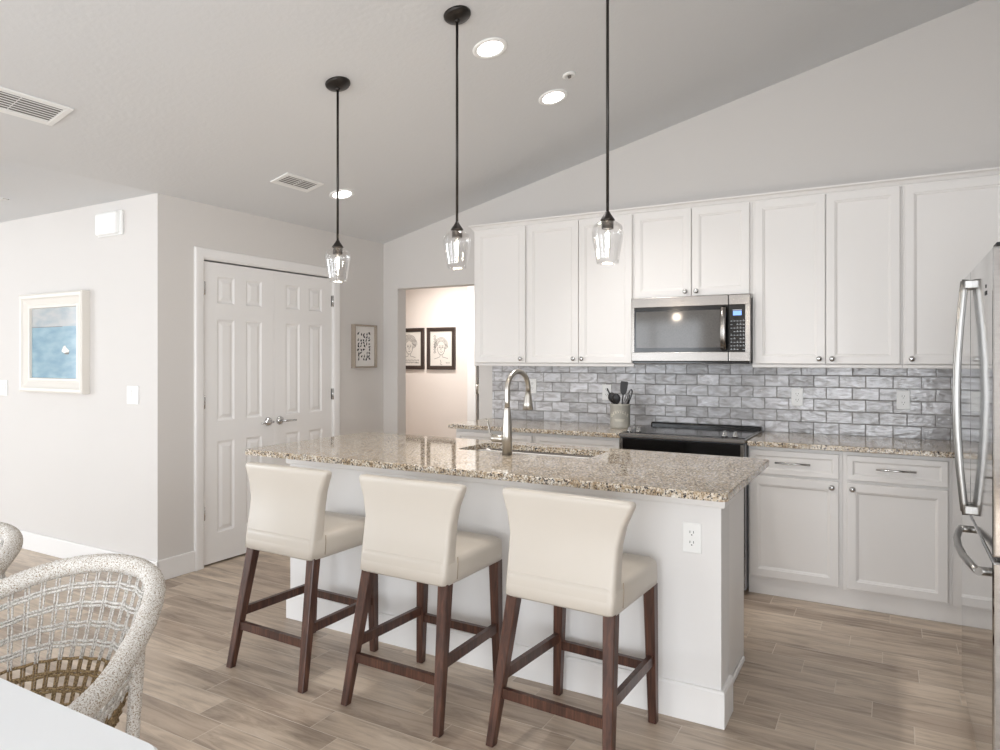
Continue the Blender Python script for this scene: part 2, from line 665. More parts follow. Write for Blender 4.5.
# hall beyond the opening
HY = 6.07
b = bx(new(), -6.2, -3.715, HY, HY + 0.12, 0, 2.45)
bx(b, -3.715, -1.4, HY, HY + 0.12, 2.06, 2.45)
bx(b, -2.895, -1.4, HY, HY + 0.12, 0, 2.06)
bx(b, -6.3, -6.2, YB, HY, 0, 2.45)
bx(b, -1.5, -1.4, YB + 0.12, HY, 0, 2.45)
bx(b, -6.2, -4.14, YB + 0.12, YB + 0.2, 0, 2.45)
struct('wall_hall', b, M['hallwall'])
struct('ceiling_hall', bx(new(), -6.3, -1.3, YB + 0.12, HY + 0.12, 2.45, 2.55), M['ceil'])


def baseboard(name, segs, h=0.135, t=0.016):
    b = new()
    for x0, y0, x1, y1, nx, ny in segs:
        # nx, ny: direction the board stands out of the wall
        X0, X1 = sorted((x0, x1))
        Y0, Y1 = sorted((y0, y1))
        if nx:
            X0, X1 = (x0, x0 + nx * t) if nx > 0 else (x0 + nx * t, x0)
        if ny:
            Y0, Y1 = (y0, y0 + ny * t) if ny > 0 else (y0 + ny * t, y0)
        bx(b, X0, X1, Y0, Y1, 0, h, 0.005)
    return struct(name, b, M['trim'])


baseboard('baseboard_left', [(XW, YW, XL + 0.016, YW, 0, -1)], 0.13)
baseboard('baseboard_closet', [(XL, YW - 0.015, XL, 2.994, 1, 0), (XL, 4.387, XL, YB, 1, 0)])
baseboard('baseboard_kitchen', [(XL, YB, OX0, YB, 0, -1)])
baseboard('baseboard_hall', [(-6.2, HY, -3.816, HY, 0, -1)])

# casing round the double door (trim_1) and the hall door (trim_2)
def casing(name, lo, hi, top, w_, plane, axis, face=1):
    b = new()
    prof = [(0, 0.0), (0, 0.011), (0.012, 0.016), (w_ - 0.02, 0.019), (w_ - 0.006, 0.018), (w_, 0.012), (w_, 0.0)]  # (dist from opening, proud)

    def pt(d, h, side, up):
        t_ = (lo - d) if side == 0 else (hi + d)
        z = up and (top + d) or 0
        return (plane + face * h, t_, z) if axis == 'X' else (t_, plane + face * h, z)
    path = []
    for side, up in ((0, False), (0, True), (1, True), (1, False)):
        path.append([pt(d, h, side, up) for d, h in prof])
    loft(b, path, smooth=False)
    return struct(name, b, M['trim'])


casing('trim_1', DY0, DY1, DZ, 0.07, XL, 'X', 1)
casing('trim_2', -3.715, -2.895, 2.06, 0.10, HY, 'Y', -1)

# jamb of the double door
b = new()
bx(b, XL - 0.12, XL, DY0, DY0 + 0.004, 0, DZ)
bx(b, XL - 0.12, XL, DY1 - 0.004, DY1, 0, DZ)
bx(b, XL - 0.12, XL, DY0, DY1, DZ - 0.004, DZ)
struct('trim_3', b, M['trim'])


def sixpanel(bm, w_, h_, th, face):
    """door leaf in local coords: hinge at x=0, spans +x, front face towards -y; raised panels on face"""
    st, mid = 0.115, 0.10
    pw = (w_ - 2 * st - mid) / 2
    rows = [(0.20, 0.825), (0.965, 1.66), (1.77, 1.955)]
    # leaf as a grid: cut cells
    xsv = [0, st, st + pw, st + pw + mid, w_ - st, w_]
    zsv = [0] + [z for r in rows for z in r] + [h_]
    for i in range(5):
        for j in range(7):
            x0, x1, z0, z1 = xsv[i], xsv[i + 1], zsv[j], zsv[j + 1]
            if i in (1, 3) and j in (1, 3, 5):
                pr = [(0, 0), (0.012, 0.009), (0.020, 0.009), (0.042, 0.001), (0.042, 0.001)]
                vr = []
                for ins, dp in pr:
                    vr.append([bm.verts.new((x, dp, z)) for x, z in ((x0 + ins, z0 + ins), (x1 - ins, z0 + ins), (x1 - ins, z1 - ins), (x0 + ins, z1 - ins))])
                for a, c in zip(vr, vr[1:]):
                    for k in range(4):
                        bm.faces.new((a[k], a[(k + 1) % 4], c[(k + 1) % 4], c[k]))
                bm.faces.new(vr[-1])
            else:
                bm.faces.new([bm.verts.new(p) for p in ((x0, 0, z0), (x1, 0, z0), (x1, 0, z1), (x0, 0, z1))])
    # back and sides
    for q in (((0, th, 0), (w_, th, 0), (w_, th, h_), (0, th, h_)), ((0, 0, 0), (0, th, 0), (0, th, h_), (0, 0, h_)),
              ((w_, 0, 0), (w_, th, 0), (w_, th, h_), (w_, 0, h_)), ((0, 0, 0), (w_, 0, 0), (w_, th, 0), (0, th, 0)),
              ((0, 0, h_), (w_, 0, h_), (w_, th, h_), (0, th, h_))):
        bm.faces.new([bm.verts.new(p) for p in q])
    bmesh.ops.remove_doubles(bm, verts=bm.verts, dist=0.0002)
    return bm


def lever(parent, x, z, dirx):
    b = lathe(new(), [(0.0, -0.022), (0.012, -0.022), (0.030, -0.010), (0.033, 0.0)], (x, 0, z), 20, 'Y')
    h = obj('door_handle', b, M['chrome'], parent, label='polished metal lever handle')
    b = tube(new(), [(x, -0.02, z), (x, -0.055, z), (x + dirx * 0.03, -0.06, z), (x + dirx * 0.115, -0.058, z - 0.003)], [0.009, 0.009, 0.009, 0.006], 10)
    obj('lever', b, M['chrome'], h)


LW = (DY1 - DY0) / 2 - 0.006


def leaf(name, y_h, mirror):
    b = sixpanel(new(), LW, 2.048, 0.035, 0)
    if mirror:
        for v in b.verts:
            v.co.x = LW - v.co.x
    o = struct(name, b, M['trim'])
    # local x runs along +y of the room, front (-y local) faces +x of the room
    o.rotation_euler = (0, 0, PI / 2)
    o.location = (XL - 0.008, y_h, 0.012)
    return o


d1 = leaf('door_1', DY0 + 0.005, False)
d2 = leaf('door_2', DY0 + 0.007 + LW, True)
lever(d1, LW - 0.055, 0.925, -1)
lever(d2, 0.055, 0.925, 1)
for d, hx in ((d1, 0.0), (d2, LW)):
    for hz in (0.35, 1.10, 1.865):
        b = tube(new(), [(hx, -0.012, hz - 0.045), (hx, -0.012, hz + 0.045)], 0.008, 8)
        bx(b, hx - 0.012, hx + 0.012, -0.002, 0.004, hz - 0.045, hz + 0.045)
        obj('hinge', b, M['chrome'], d)

b = panel(new(), -3.70, -2.90, 0.01, 2.05, HY + 0.03, 0.035, [(0.003, 0), (0.12, 0), (0.13, 0.008)])
d3 = struct('door_3', b, M['trim'])
for hz in (0.35, 1.09, 1.90):
    b = bx(new(), -3.722, -3.682, HY - 0.004, HY + 0.01, hz - 0.05, hz + 0.05, 0.002)
    tube(b, [(-3.704, HY - 0.006, hz - 0.05), (-3.704, HY - 0.006, hz + 0.05)], 0.008, 8)
    obj('hinge', b, M['nickel'], d3)
b = bx(new(), -3.714, -3.701, HY + 0.012, HY + 0.029, 0, 2.058)
struct('gap_shade', b, M['gapgrey'])  # grey strip painted as the shade in the hall door's hinge gap

# ------------------------------------------------------------------ backsplash (setting)
struct('wall_backsplash', bx(new(), -2.871, XR, YB - 0.010, YB, 0.916, 1.36), M['tile'])

# ------------------------------------------------------------------ cabinets
DPROF = [(0.0, 0.003), (0.003, 0.0), (0.046, 0.0), (0.048, 0.004), (0.053, 0.005), (0.060, 0.010), (0.064, 0.010)]
SPROF = [(0.0, 0.003), (0.003, 0.0), (0.030, 0.0), (0.033, 0.004), (0.040, 0.008)]
UF = 4.6065
BF = 4.345


def knob(parent, x, y, z):
    b = lathe(new(), [(0.007, 0.0), (0.006, -0.012), (0.012, -0.018), (0.0165, -0.024), (0.0165, -0.028), (0.011, -0.034), (0.002, -0.036)], (x, y, z), 18, 'Y')
    obj('knob', b, M['chrome'], parent)


def pull(parent, x, y, z, w_=0.19):
    b = tube(new(), [(x - w_ / 2, y - 0.028, z), (x + w_ / 2, y - 0.028, z)], 0.0055, 10)
    for s in (-1, 1):
        tube(b, [(x + s * w_ * 0.36, y, z), (x + s * w_ * 0.36, y - 0.028, z)], 0.0045, 8)
    obj('handle', b, M['chrome'], parent)


def cab_door(parent, x0, x1, z0, z1, yf, kx, kz):
    b = panel(new(), x0, x1, z0, z1, yf, 0.02, DPROF)
    d = obj('door', b, M['cab'], parent)
    if kx is not None:
        knob(d, kx, yf, kz)
    return d


def upper(label, x0, x1, z0, z1, doors, crown_ends=(0, 0)):
    t = thing('wall_cabinet', label, 'cabinet', ((x0 + x1) / 2, YB, z0))
    L = Vector(t.location)

    def sub(o):
        o.location = Vector((0, 0, 0))
        o.matrix_parent_inverse = Matrix.Translation(-L)
    b = bx(new(), x0 + 0.0002, x1 - 0.0002, UF + 0.021, YB, z0 + 0.022, z1, 0.0015, 1)
    sub(obj('body', b, M['cab'], t))
    # light rail under the body
    b = bx(new(), x0 + 0.0002, x1 - 0.0002, UF + 0.014, UF + 0.036, z0, z0 + 0.021, 0.003, 1)
    sub(obj('light_rail', b, M['cab'], t))
    for dx0, dx1, kx in doors:
        d = cab_door(t, dx0, dx1, z0 + 0.024, z1 - 0.008, UF, kx, z0 + 0.055)
        sub(d)
    return t


up_z0, up_z1 = 1.348, 2.405
upper('tall single door white wall cabinet at the left end beside the hall opening', -2.85, -2.383, up_z0, up_z1, [(-2.826, -2.391, -2.422)])
upper('two door white wall cabinet between the left end cabinet and the microwave', -2.383, -1.553, up_z0, up_z1, [(-2.374, -1.9625, -1.993), (-1.9575, -1.562, -1.928)])
upper('short two door white wall cabinet directly above the microwave', -1.553, -0.773, 1.792, up_z1, [(-1.545, -1.1565, -1.19), (-1.1515, -0.788, -1.117)])
upper('two door white wall cabinet right of the microwave', -0.773, 0.052, up_z0, up_z1, [(-0.756, -0.3515, -0.383), (-0.3465, 0.040, -0.312)])
upper('white wall cabinet above the counter next to the refrigerator', 0.052, 1.118, up_z0, up_z1, [(0.062, 0.560, 0.098), (0.565, 1.063, None)])

# crown moulding along the tops of the wall cabinets
b = new()
cprof = [(0.004, 2.395), (0.004, 2.405), (0.012, 2.410), (0.020, 2.425), (0.034, 2.433), (0.034, 2.442)]
ringsL = []
for (px, py) in (('c', 'w'), ('c', 'f'), ('r', 'f')):
    ring = []
    for d, z in cprof:
        x = -2.85 - d if px == 'c' else XR - 0.001
        y = YB if py == 'w' else UF + 0.020 - d
        ring.append((x, y, z))
    x = -2.849 if px == 'c' else XR - 0.001
    y = YB if py == 'w' else UF + 0.024
    ring.append((x, y, 2.442))
    ring.append((x, y, 2.395))
    ringsL.append(ring)
loft(b, ringsL, smooth=False)
bx(b, -2.849, XR - 0.001, UF + 0.02, YB, 2.4055, 2.436)
tag(obj('crown_moulding', b, M['cab']), 'thin white crown moulding running along the top of the wall cabinets', 'moulding')


def base(label, x0, x1, units):
    """units: list of (drawer x0, x1, door x0, x1, knob side)"""
    t = thing('base_cabinet', label, 'cabinet', ((x0 + x1) / 2, BF + 0.02, 0))
    L = Vector(t.location)

    def sub(o):
        o.matrix_parent_inverse = Matrix.Translation(-L)
    b = bx(new(), x0 + 0.0002, x1 - 0.0002, BF + 0.021, YB - 0.002, 0.095, 0.8835, 0.0015, 1)
    sub(obj('body', b, M['cab'], t))
    for a0, a1, kx in units:
        b = panel(new(), a0, a1, 0.722, 0.862, BF, 0.02, SPROF)
        dr = obj('drawer', b, M['cab'], t)
        pull(dr, (a0 + a1) / 2, BF, 0.795)
        sub(dr)
        d = cab_door(t, a0, a1, 0.112, 0.706, BF, kx, 0.675)
        sub(d)
    return t


base('white base cabinet with drawer and door right of the range', -0.752, -0.243, [(-0.742, -0.262, -0.296)])
base('white base cabinet with one wide drawer, second right of the range', -0.243, 0.276, [(-0.222, 0.258, -0.192)])
base('white base cabinet half hidden behind the refrigerator', 0.276, 1.118, [(0.335, 0.70, 0.37), (0.71, 1.08, None)])
base('white base cabinet under the left end of the granite counter', -2.85, -2.19, [(-2.83, -2.205, -2.24)])
base('white base cabinet just left of the range', -2.19, -1.545, [(-2.175, -1.56, -1.595)])

for x0, x1, lb in ((-0.752, 1.06, 'white toe board at the floor right of the range'), (-2.85, -1.545, 'white toe board at the floor left of the range')):
    tag(obj('toe_board', bx(new(), x0, x1, BF + 0.0275, BF + 0.045, 0.0, 0.0945, 0.0015, 1), M['cab']), lb, 'toe board')

# counters
b = bx(new(), -2.885, -1.543, 4.3127, YB - 0.0105, 0.885, 0.915, 0.004)
tag(obj('granite_countertop', b, M['granite']), 'speckled granite countertop left of the range, running to the hall opening', 'countertop', None)
b = bx(new(), -0.752, 1.118, 4.3127, YB - 0.0105, 0.885, 0.915, 0.004)
tag(obj('granite_countertop', b, M['granite']), 'speckled granite countertop right of the range under the backsplash', 'countertop', None)


# ------------------------------------------------------------------ outlets and switches
def outlet(label, loc, rz=0, group=None, kind='outlet'):
    t = thing('wall_outlet' if kind == 'outlet' else 'light_switch', label, 'outlet' if kind == 'outlet' else 'switch', loc, rz)
    hw = 0.036 if kind != 'switch2' else 0.06
    obj('cover_plate', bx(new(), -hw, hw, -0.006, 0, -0.0585, 0.0585, 0.003), M['plate'], t)
    if kind == 'outlet':
        for s in (-1, 1):
            z = s * 0.0195
            b = loft(new(), [[(x, -0.0075, z + q) for x, q in [(0.0165 * math.cos(a), 0.0145 * math.sin(a)) for a in [2 * PI * k / 20 for k in range(20)]]],
                             [(x, -0.0055, z + q) for x, q in [(0.017 * math.cos(a), 0.015 * math.sin(a)) for a in [2 * PI * k / 20 for k in range(20)]]]], False)
            so = obj('socket', b, M['plate'], t)
            b = bx(new(), -0.0080, -0.0058, -0.0082, -0.0074, z - 0.001, z + 0.008)
            bx(b, 0.0058, 0.0080, -0.0082, -0.0074, z - 0.001, z + 0.008)
            bx(b, -0.0022, 0.0022, -0.0082, -0.0074, z - 0.0095, z - 0.0055)
            obj('slots', b, M['dark'], so, label='dark socket slots')
    else:
        for cx in ([0] if kind == 'switch' else [-0.023, 0.023]):
            b = prism(new(), [(-0.006, -0.033), (-0.008, -0.031), (-0.011, 0.033), (-0.006, 0.033)], cx - 0.0165, cx + 0.0165, 'X')
            obj('rocker', b, M['trim'], t)
    return t


outlet('white outlet on the backsplash behind the faucet', (-2.50, YB - 0.0102, 1.185))
outlet('white outlet on the backsplash behind the utensil crock', (-1.872, YB - 0.0102, 1.150))
outlet('white outlet on the backsplash just right of the range', (-0.545, YB - 0.0102, 1.150))
outlet('white outlet on the backsplash near the refrigerator', (0.060, YB - 0.0102, 1.150))
outlet('white light switch plate on the left wall, right of the seascape picture', (-4.27, YW - 0.0002, 1.168), kind='switch2')
outlet('white switch plate at the left edge, left of the seascape picture', (-5.885, YW - 0.0002, 1.182), kind='switch2')

# door chime box
t = thing('door_chime', 'white rounded door chime box high on the left wall', 'door chime', (-4.485, YW, 2.295))
obj('housing', bx(new(), -0.145, 0.09, -0.045, 0, -0.075, 0.075, 0.018, 3), M['plate'], t)
obj('backplate', bx(new(), -0.15, 0.115, -0.018, -0.0005, -0.08, 0.08, 0.005), M['plate'], t)

# ------------------------------------------------------------------ microwave
t = thing('microwave', 'stainless steel over-the-range microwave with black glass door', 'microwave', (-1.16, YB - 0.011, 1.385))


def subw(o, t):
    o.matrix_parent_inverse = Matrix.Translation(-Vector(t.location))
    return o


MX0, MX1, MF = -1.547, -0.773, 4.548
subw(obj('body', bx(new(), MX0 + 0.002, MX1 - 0.002, MF + 0.030, YB - 0.012, 1.3865, 1.790, 0.003), M['greydark'], t), t)
subw(obj('vent_base', bx(new(), MX0 + 0.006, MX1 - 0.006, MF + 0.012, YB - 0.03, 1.3715, 1.3865, 0.003), M['black'], t), t)
# door frame (steel) with glass
DXR = -0.905
b = new()
bx(b, MX0, DXR - 0.0015, MF, MF + 0.029, 1.745, 1.812, 0.004)
bx(b, MX0, DXR - 0.0015, MF, MF + 0.029, 1.386, 1.448, 0.004)
bx(b, MX0, MX0 + 0.022, MF + 0.0005, MF + 0.029, 1.444, 1.749, 0.002)
door = subw(obj('door', b, M['steel'], t), t)
obj('door_glass', bx(new(), MX0 + 0.0215, DXR - 0.002, MF + 0.003, MF + 0.028, 1.447, 1.746), M['black'], door, label='black glass door pane')


def window_glass():
    m = NT('oven_mesh_glass')
    v = m.n('ShaderNodeTexVoronoi', Scale=420.0)
    m.l(m.co(), v.inputs[0])
    m.l(m.ramp(v.outputs[0], [(0.2, lin(60, 58, 57)), (0.5, lin(96, 93, 90))]), m.b.inputs['Base Color'])
    m.b.inputs['Roughness'].default_value = 0.08
    return m.m


M['ovenglass'] = window_glass()
obj('window', bx(new(), MX0 + 0.035, -0.955, MF + 0.002, MF + 0.004, 1.475, 1.718), M['ovenglass'], door, label='grey perforated screen window')
b = tube(new(), [(-0.932, MF + 0.004, 1.735), (-0.932, MF - 0.026, 1.722), (-0.932, MF - 0.040, 1.65), (-0.932, MF - 0.044, 1.59), (-0.932, MF - 0.040, 1.53), (-0.932, MF - 0.026, 1.470), (-0.932, MF + 0.004, 1.458)], [(0.018, 0.006)] * 7, 12, up0=(0, 1, 0))
obj('handle', b, M['steel'], door, label='curved steel handle bar')
b = new()
bx(b, DXR + 0.0015, MX1, MF, MF + 0.029, 1.745, 1.812, 0.004)
bx(b, DXR + 0.0015, MX1, MF, MF + 0.029, 1.386, 1.448, 0.004)
bx(b, MX1 - 0.030, MX1, MF + 0.0005, MF + 0.029, 1.444, 1.749, 0.002)
cp = subw(obj('control_panel', b, M['steel'], t), t)
obj('keypad_glass', bx(new(), DXR + 0.002, MX1 - 0.0295, MF + 0.003, MF + 0.028, 1.447, 1.746), M['black'], cp, label='black touch keypad glass')
obj('display_label', bx(new(), -0.880, -0.824, MF + 0.002, MF + 0.004, 1.709, 1.715), M['lcdtext'], cp)
obj('display', bx(new(), -0.878, -0.826, MF + 0.0015, MF + 0.004, 1.678, 1.706), M['lcd'], cp, label='small blue lit display')
b = new()
random.seed(3)
for i in range(5):
    for j in range(9):
        x = -0.893 + i * 0.0185
        z = 1.46 + j * 0.0225
        if random.random() < 0.92:
            bx(b, x, x + 0.011, MF + 0.0022, MF + 0.0034, z, z + 0.0045)
            if random.random() < 0.6:
                bx(b, x + 0.002, x + 0.008, MF + 0.0022, MF + 0.0034, z + 0.008, z + 0.0105)
obj('key_legends', b, M['lcdtext'], cp)
b = bx(new(), -1.215, -1.185, MF - 0.0006, MF + 0.001, 1.780, 1.7835)
obj('badge', b, M['gapgrey'], door)

# ------------------------------------------------------------------ range
RX0, RX1, RF = -1.540, -0.7555, 4.275
t = thing('range', 'slide-in stainless range with black glass cooktop and oven door', 'range', (-1.1365, 4.6, 0))
subw(obj('body', bx(new(), RX0 + 0.004, RX1 - 0.004, RF + 0.045, YB - 0.02, 0.02, 0.896, 0.003), M['rangeside'], t), t)
b = bx(new(), RX0, RX1, RF, RF + 0.075, 0.899, 0.9245, 0.005)
bx(b, RX0, RX0 + 0.014, RF + 0.07, 4.90, 0.906, 0.9245, 0.003)
bx(b, RX1 - 0.014, RX1, RF + 0.07, 4.90, 0.906, 0.9245, 0.003)
trim = subw(obj('cooktop_frame', b, M['steel'], t), t)
subw(obj('cooktop', bx(new(), RX0 + 0.012, RX1 - 0.012, RF + 0.055, 4.88, 0.905, 0.9275, 0.002), M['black'], t, label='black ceramic glass cooktop'), t)
b = bx(new(), RX0 + 0.03, RX1 - 0.004, 4.865, 4.938, 0.9, 0.951, 0.012, 3)
subw(obj('rear_vent', b, M['black'], t, label='black raised vent trim at the back'), t)
for kx, ky in ((-1.497, RF + 0.095), (-1.437, RF + 0.095), (-0.892, RF + 0.095), (-0.83, RF + 0.095)):
    b = lathe(new(), [(0.019, 0.0), (0.019, 0.006), (0.014, 0.010), (0.013, 0.026), (0.010, 0.030)], (kx, ky, 0.9275), 18)
    bx(b, kx - 0.004, kx + 0.004, ky - 0.018, ky + 0.018, 0.943, 0.962, 0.002)
    subw(obj('knob', b, M['chrome'], t), t)
b = bx(new(), RX0 + 0.006, RX1 - 0.006, RF + 0.003, RF + 0.044, 0.22, 0.893, 0.004)
od = subw(obj('oven_door', b, M['black'], t, label='black glass oven door'), t)
b = bx(new(), RX0 + 0.006, RX0 + 0.028, RF, RF + 0.02, 0.22, 0.893, 0.003)
obj('door_trim', b, M['steel'], od)
obj('door_trim', bx(new(), RX1 - 0.028, RX1 - 0.006, RF, RF + 0.02, 0.22, 0.893, 0.003), M['steel'], od)
b = tube(new(), [(RX0 + 0.05, RF - 0.04, 0.79), (RX1 - 0.05, RF - 0.04, 0.79)], 0.012, 12)
for x in (RX0 + 0.09, RX1 - 0.09):
    tube(b, [(x, RF - 0.04, 0.79), (x, RF + 0.01, 0.79)], 0.009, 8)
obj('handle', b, M['steel'], od)
subw(obj('drawer', bx(new(), RX0 + 0.006, RX1 - 0.006, RF + 0.006, RF + 0.044, 0.04, 0.212, 0.004), M['steel'], t), t)

# ------------------------------------------------------------------ refrigerator
FX, FY0, FY1, FH = 0.25, 2.42, 3.44, 1.728
t = thing('refrigerator', 'tall stainless steel refrigerator with bowed handles at the right edge', 'refrigerator', (0.62, 2.89, 0))
subw(obj('cabinet', bx(new(), FX + 0.085, 1.05, FY0 + 0.004, FY1 - 0.004, 0.05, FH - 0.02, 0.006), M['greydark'], t), t)
FM = 3.06


def fdoor(y0, y1, z0, z1, nm):
    b = bx(new(), FX, FX + 0.078, y0, y1, z0, z1, 0.008, 3)
    return subw(obj(nm, b, M['steelfridge'], t), t)


fd1 = fdoor(FY0, FM - 0.002, 0.834, FH, 'door')
fd2 = fdoor(FM + 0.002, FY1, 0.834, FH, 'door')
fz = fdoor(FY0, FY1, 0.07, 0.824, 'freezer_drawer')
subw(obj('gasket', bx(new(), FX + 0.012, FX + 0.075, FY0 + 0.01, FY1 - 0.01, 0.82, 0.838), M['black'], t), t)
subw(obj('base_grille', bx(new(), FX + 0.05, FX + 0.1, FY0 + 0.01, FY1 - 0.01, 0.0, 0.066, 0.004), M['dark'], t), t)
for d, y in ((fd1, FM - 0.035), (fd2, FM + 0.035)):
    zs = [0.838, 0.88, 1.00, 1.13, 1.26, 1.39, 1.52, 1.65, 1.692]
    xo = [0.018, 0.022, 0.033, 0.041, 0.044, 0.041, 0.033, 0.022, 0.018]
    b = tube(new(), [(FX - o_, y, z) for o_, z in zip(xo, zs)], [(0.007, 0.011)] * 9, 12)
    for z in (0.856, 1.674):
        bx(b, FX - 0.022, FX + 0.004, y - 0.008, y + 0.008, z - 0.016, z + 0.016, 0.004)
    obj('handle', b, M['satin'], d, label='bowed satin metal handle')
ys = [2.50, 2.56, 2.68, 2.81, 2.94, 3.06, 3.12]
xo = [0.026, 0.036, 0.050, 0.055, 0.050, 0.036, 0.026]
b = tube(new(), [(FX - o_, y, 0.770) for o_, y in zip(xo, ys)], 0.0115, 12)
for y in (2.515, 3.105):
    tube(b, [(FX - 0.030, y, 0.770), (FX + 0.004, y, 0.770)], 0.013, 12)
obj('handle', b, M['satin'], fz, label='bowed satin metal drawer handle')
b = bx(new(), FX - 0.0015, FX + 0.002, 2.56, 2.60, 1.60, 1.612)
bx(b, FX - 0.0015, FX + 0.002, 2.575, 2.585, 1.622, 1.632)
obj('badge', b, M['dark'], fd1)
b = bx(new(), FX + 0.01, FX + 0.09, FY0 + 0.01, FY0 + 0.08, FH, FH + 0.012, 0.003)
subw(obj('hinge_cover', b, M['dark'], t), t)

# ------------------------------------------------------------------ island
t = thing('kitchen_island', 'white kitchen island base with apron and tall baseboard', 'island', (-1.71, 3.0, 0))
PX0, PX1, PY0, PY1 = -2.845, -0.567, 2.715, 2.868
subw(obj('knee_wall', bx(new(), PX0, PX1, PY0, PY1, 0, 0.884, 0.002), M['islandpaint'], t), t)
b = new()
for q in ((-2.82, -2.80, PY1 + 0.0005, 3.40, 0, 0.884), (-0.627, -0.607, PY1 + 0.0005, 3.40, 0, 0.884), (-2.80, -0.627, PY1 + 0.0005, PY1 + 0.015, 0, 0.884),
          (-2.80, -0.627, 3.382, 3.40, 0, 0.884), (-2.80, -0.627, PY1 + 0.015, 3.382, 0.08, 0.10)):
    bx(b, *q)
cb = subw(obj('cabinet_box', b, M['cab'], t), t)
for i in range(3):
    x0 = -2.81 + i * 0.733
    obj('door', panel(new(), x0, x0 + 0.72, 0.11, 0.86, -3.42, 0.02, DPROF), M['cab'], cb).rotation_euler = (0, 0, 0)
for ch in cb.children:
    ch.scale = (1, -1, 1)
b = new()
bpf = [(0, 0), (-0.015, 0), (-0.015, 0.130), (-0.010, 0.139), (0, 0.140)]
loft(b, [[(cx - sx * o_, cy - sy * o_, z) for o_, z in bpf] for (cx, cy, sx, sy) in ((PX0, PY1, -1, 0), (PX0, PY0, -1, -1), (PX1, PY0, 1, -1), (PX1, PY1, 1, 0))], smooth=False)
subw(obj('baseboard', b, M['trim'], t), t)
b = bx(new(), -0.607, -0.594, PY1 + 0.003, 3.36, 0, 0.026, 0.006)
subw(obj('shoe_moulding', b, M['trim'], t), t)
b = new()
apr = [(0, 0.836), (-0.012, 0.836), (-0.016, 0.842), (-0.018, 0.872), (-0.024, 0.8845), (0, 0.8845)]
ring = []
for (cx, cy, sx, sy) in ((PX0, PY1, -1, 0), (PX0, PY0, -1, -1), (PX1, PY0, 1, -1), (PX1, PY1, 1, 0)):
    ring.append([(cx - sx * o_, cy - sy * o_, z) for o_, z in apr])
loft(b, ring, smooth=False)
subw(obj('apron', b, M['trim'], t), t)
outlet('white outlet on the island face under the right end of the granite', (-0.677, PY0 - 0.0002, 0.709))

# worktop with sink cut-out
TX0, TX1, TY0, TY1 = -3.06, -0.519, 2.580, 3.595
SX0, SX1, SY0, SY1 = -2.055, -1.30, 3.15, 3.47


def arc_poly(x0, x1, y0, y1, r, n=6):
    pts = []
    for cx, cy, a0 in ((x1 - r, y1 - r, 0), (x0 + r, y1 - r, PI / 2), (x0 + r, y0 + r, PI), (x1 - r, y0 + r, 3 * PI / 2)):
        for k in range(n + 1):
            a = a0 + PI / 2 * k / n
            pts.append((cx + r * math.cos(a), cy + r * math.sin(a)))
    return pts


def slab_hole(outer, inner, z0, z1, e=0.004):
    """outer/inner polylines with the same count; ring faces between them"""
    b = new()
    cx = sum(p[0] for p in outer) / len(outer)
    cy = sum(p[1] for p in outer) / len(outer)

    def ins(p, d):
        return (p[0] - d * (1 if p[0] > cx else -1), p[1] - d * (1 if p[1] > cy else -1))
    layers = [[(*p, z0) for p in inner], [(*p, z0) for p in outer], [(*p, z1 - e) for p in outer],
              [(*ins(p, e), z1) for p in outer], [(*p, z1) for p in inner]]
    vr = [[b.verts.new(p) for p in l_] for l_ in layers]
    n = len(outer)
    vr.append(vr[0])
    for a, c in zip(vr, vr[1:]):
        for k in range(n):
            b.faces.new((a[k], a[(k + 1) % n], c[(k + 1) % n], c[k]))
    return b


b = slab_hole(arc_poly(TX0, TX1, TY0, TY1, 0.03), arc_poly(SX0, SX1, SY0, SY1, 0.03), 0.885, 0.915)
tag(obj('island_worktop', b, M['granite']), 'large speckled granite worktop on the island with a sink cut-out', 'countertop')

# sink: undermount bowl
b = new()
outer = [(SX0 - 0.012, SX1 + 0.012, SY0 - 0.012, SY1 + 0.012)]
lay = []
for g, z in ((0.02, 0.8835), (-0.004, 0.8835), (-0.006, 0.86), (-0.02, 0.70), (-0.05, 0.685)):
    lay.append([(x, y, z) for x, y in arc_poly(SX0 - g, SX1 + g, SY0 - g, SY1 + g, 0.05)])
vr = [[b.verts.new(p) for p in l_] for l_ in lay]
for a, c in zip(vr, vr[1:]):
    for k in range(len(a)):
        f = b.faces.new((a[k], a[(k + 1) % len(a)], c[(k + 1) % len(a)], c[k]))
        f.smooth = True
b.faces.new(vr[-1])
sk = tag(obj('sink', b, M['steel']), 'undermount stainless sink bowl set in the island granite', 'sink')
b = lathe(new(), [(0.045, 0.6855), (0.042, 0.688), (0.02, 0.6865)], ((SX0 + SX1) / 2, (SY0 + SY1) / 2, 0), 20)
obj('drain', b, M['chrome'], sk)

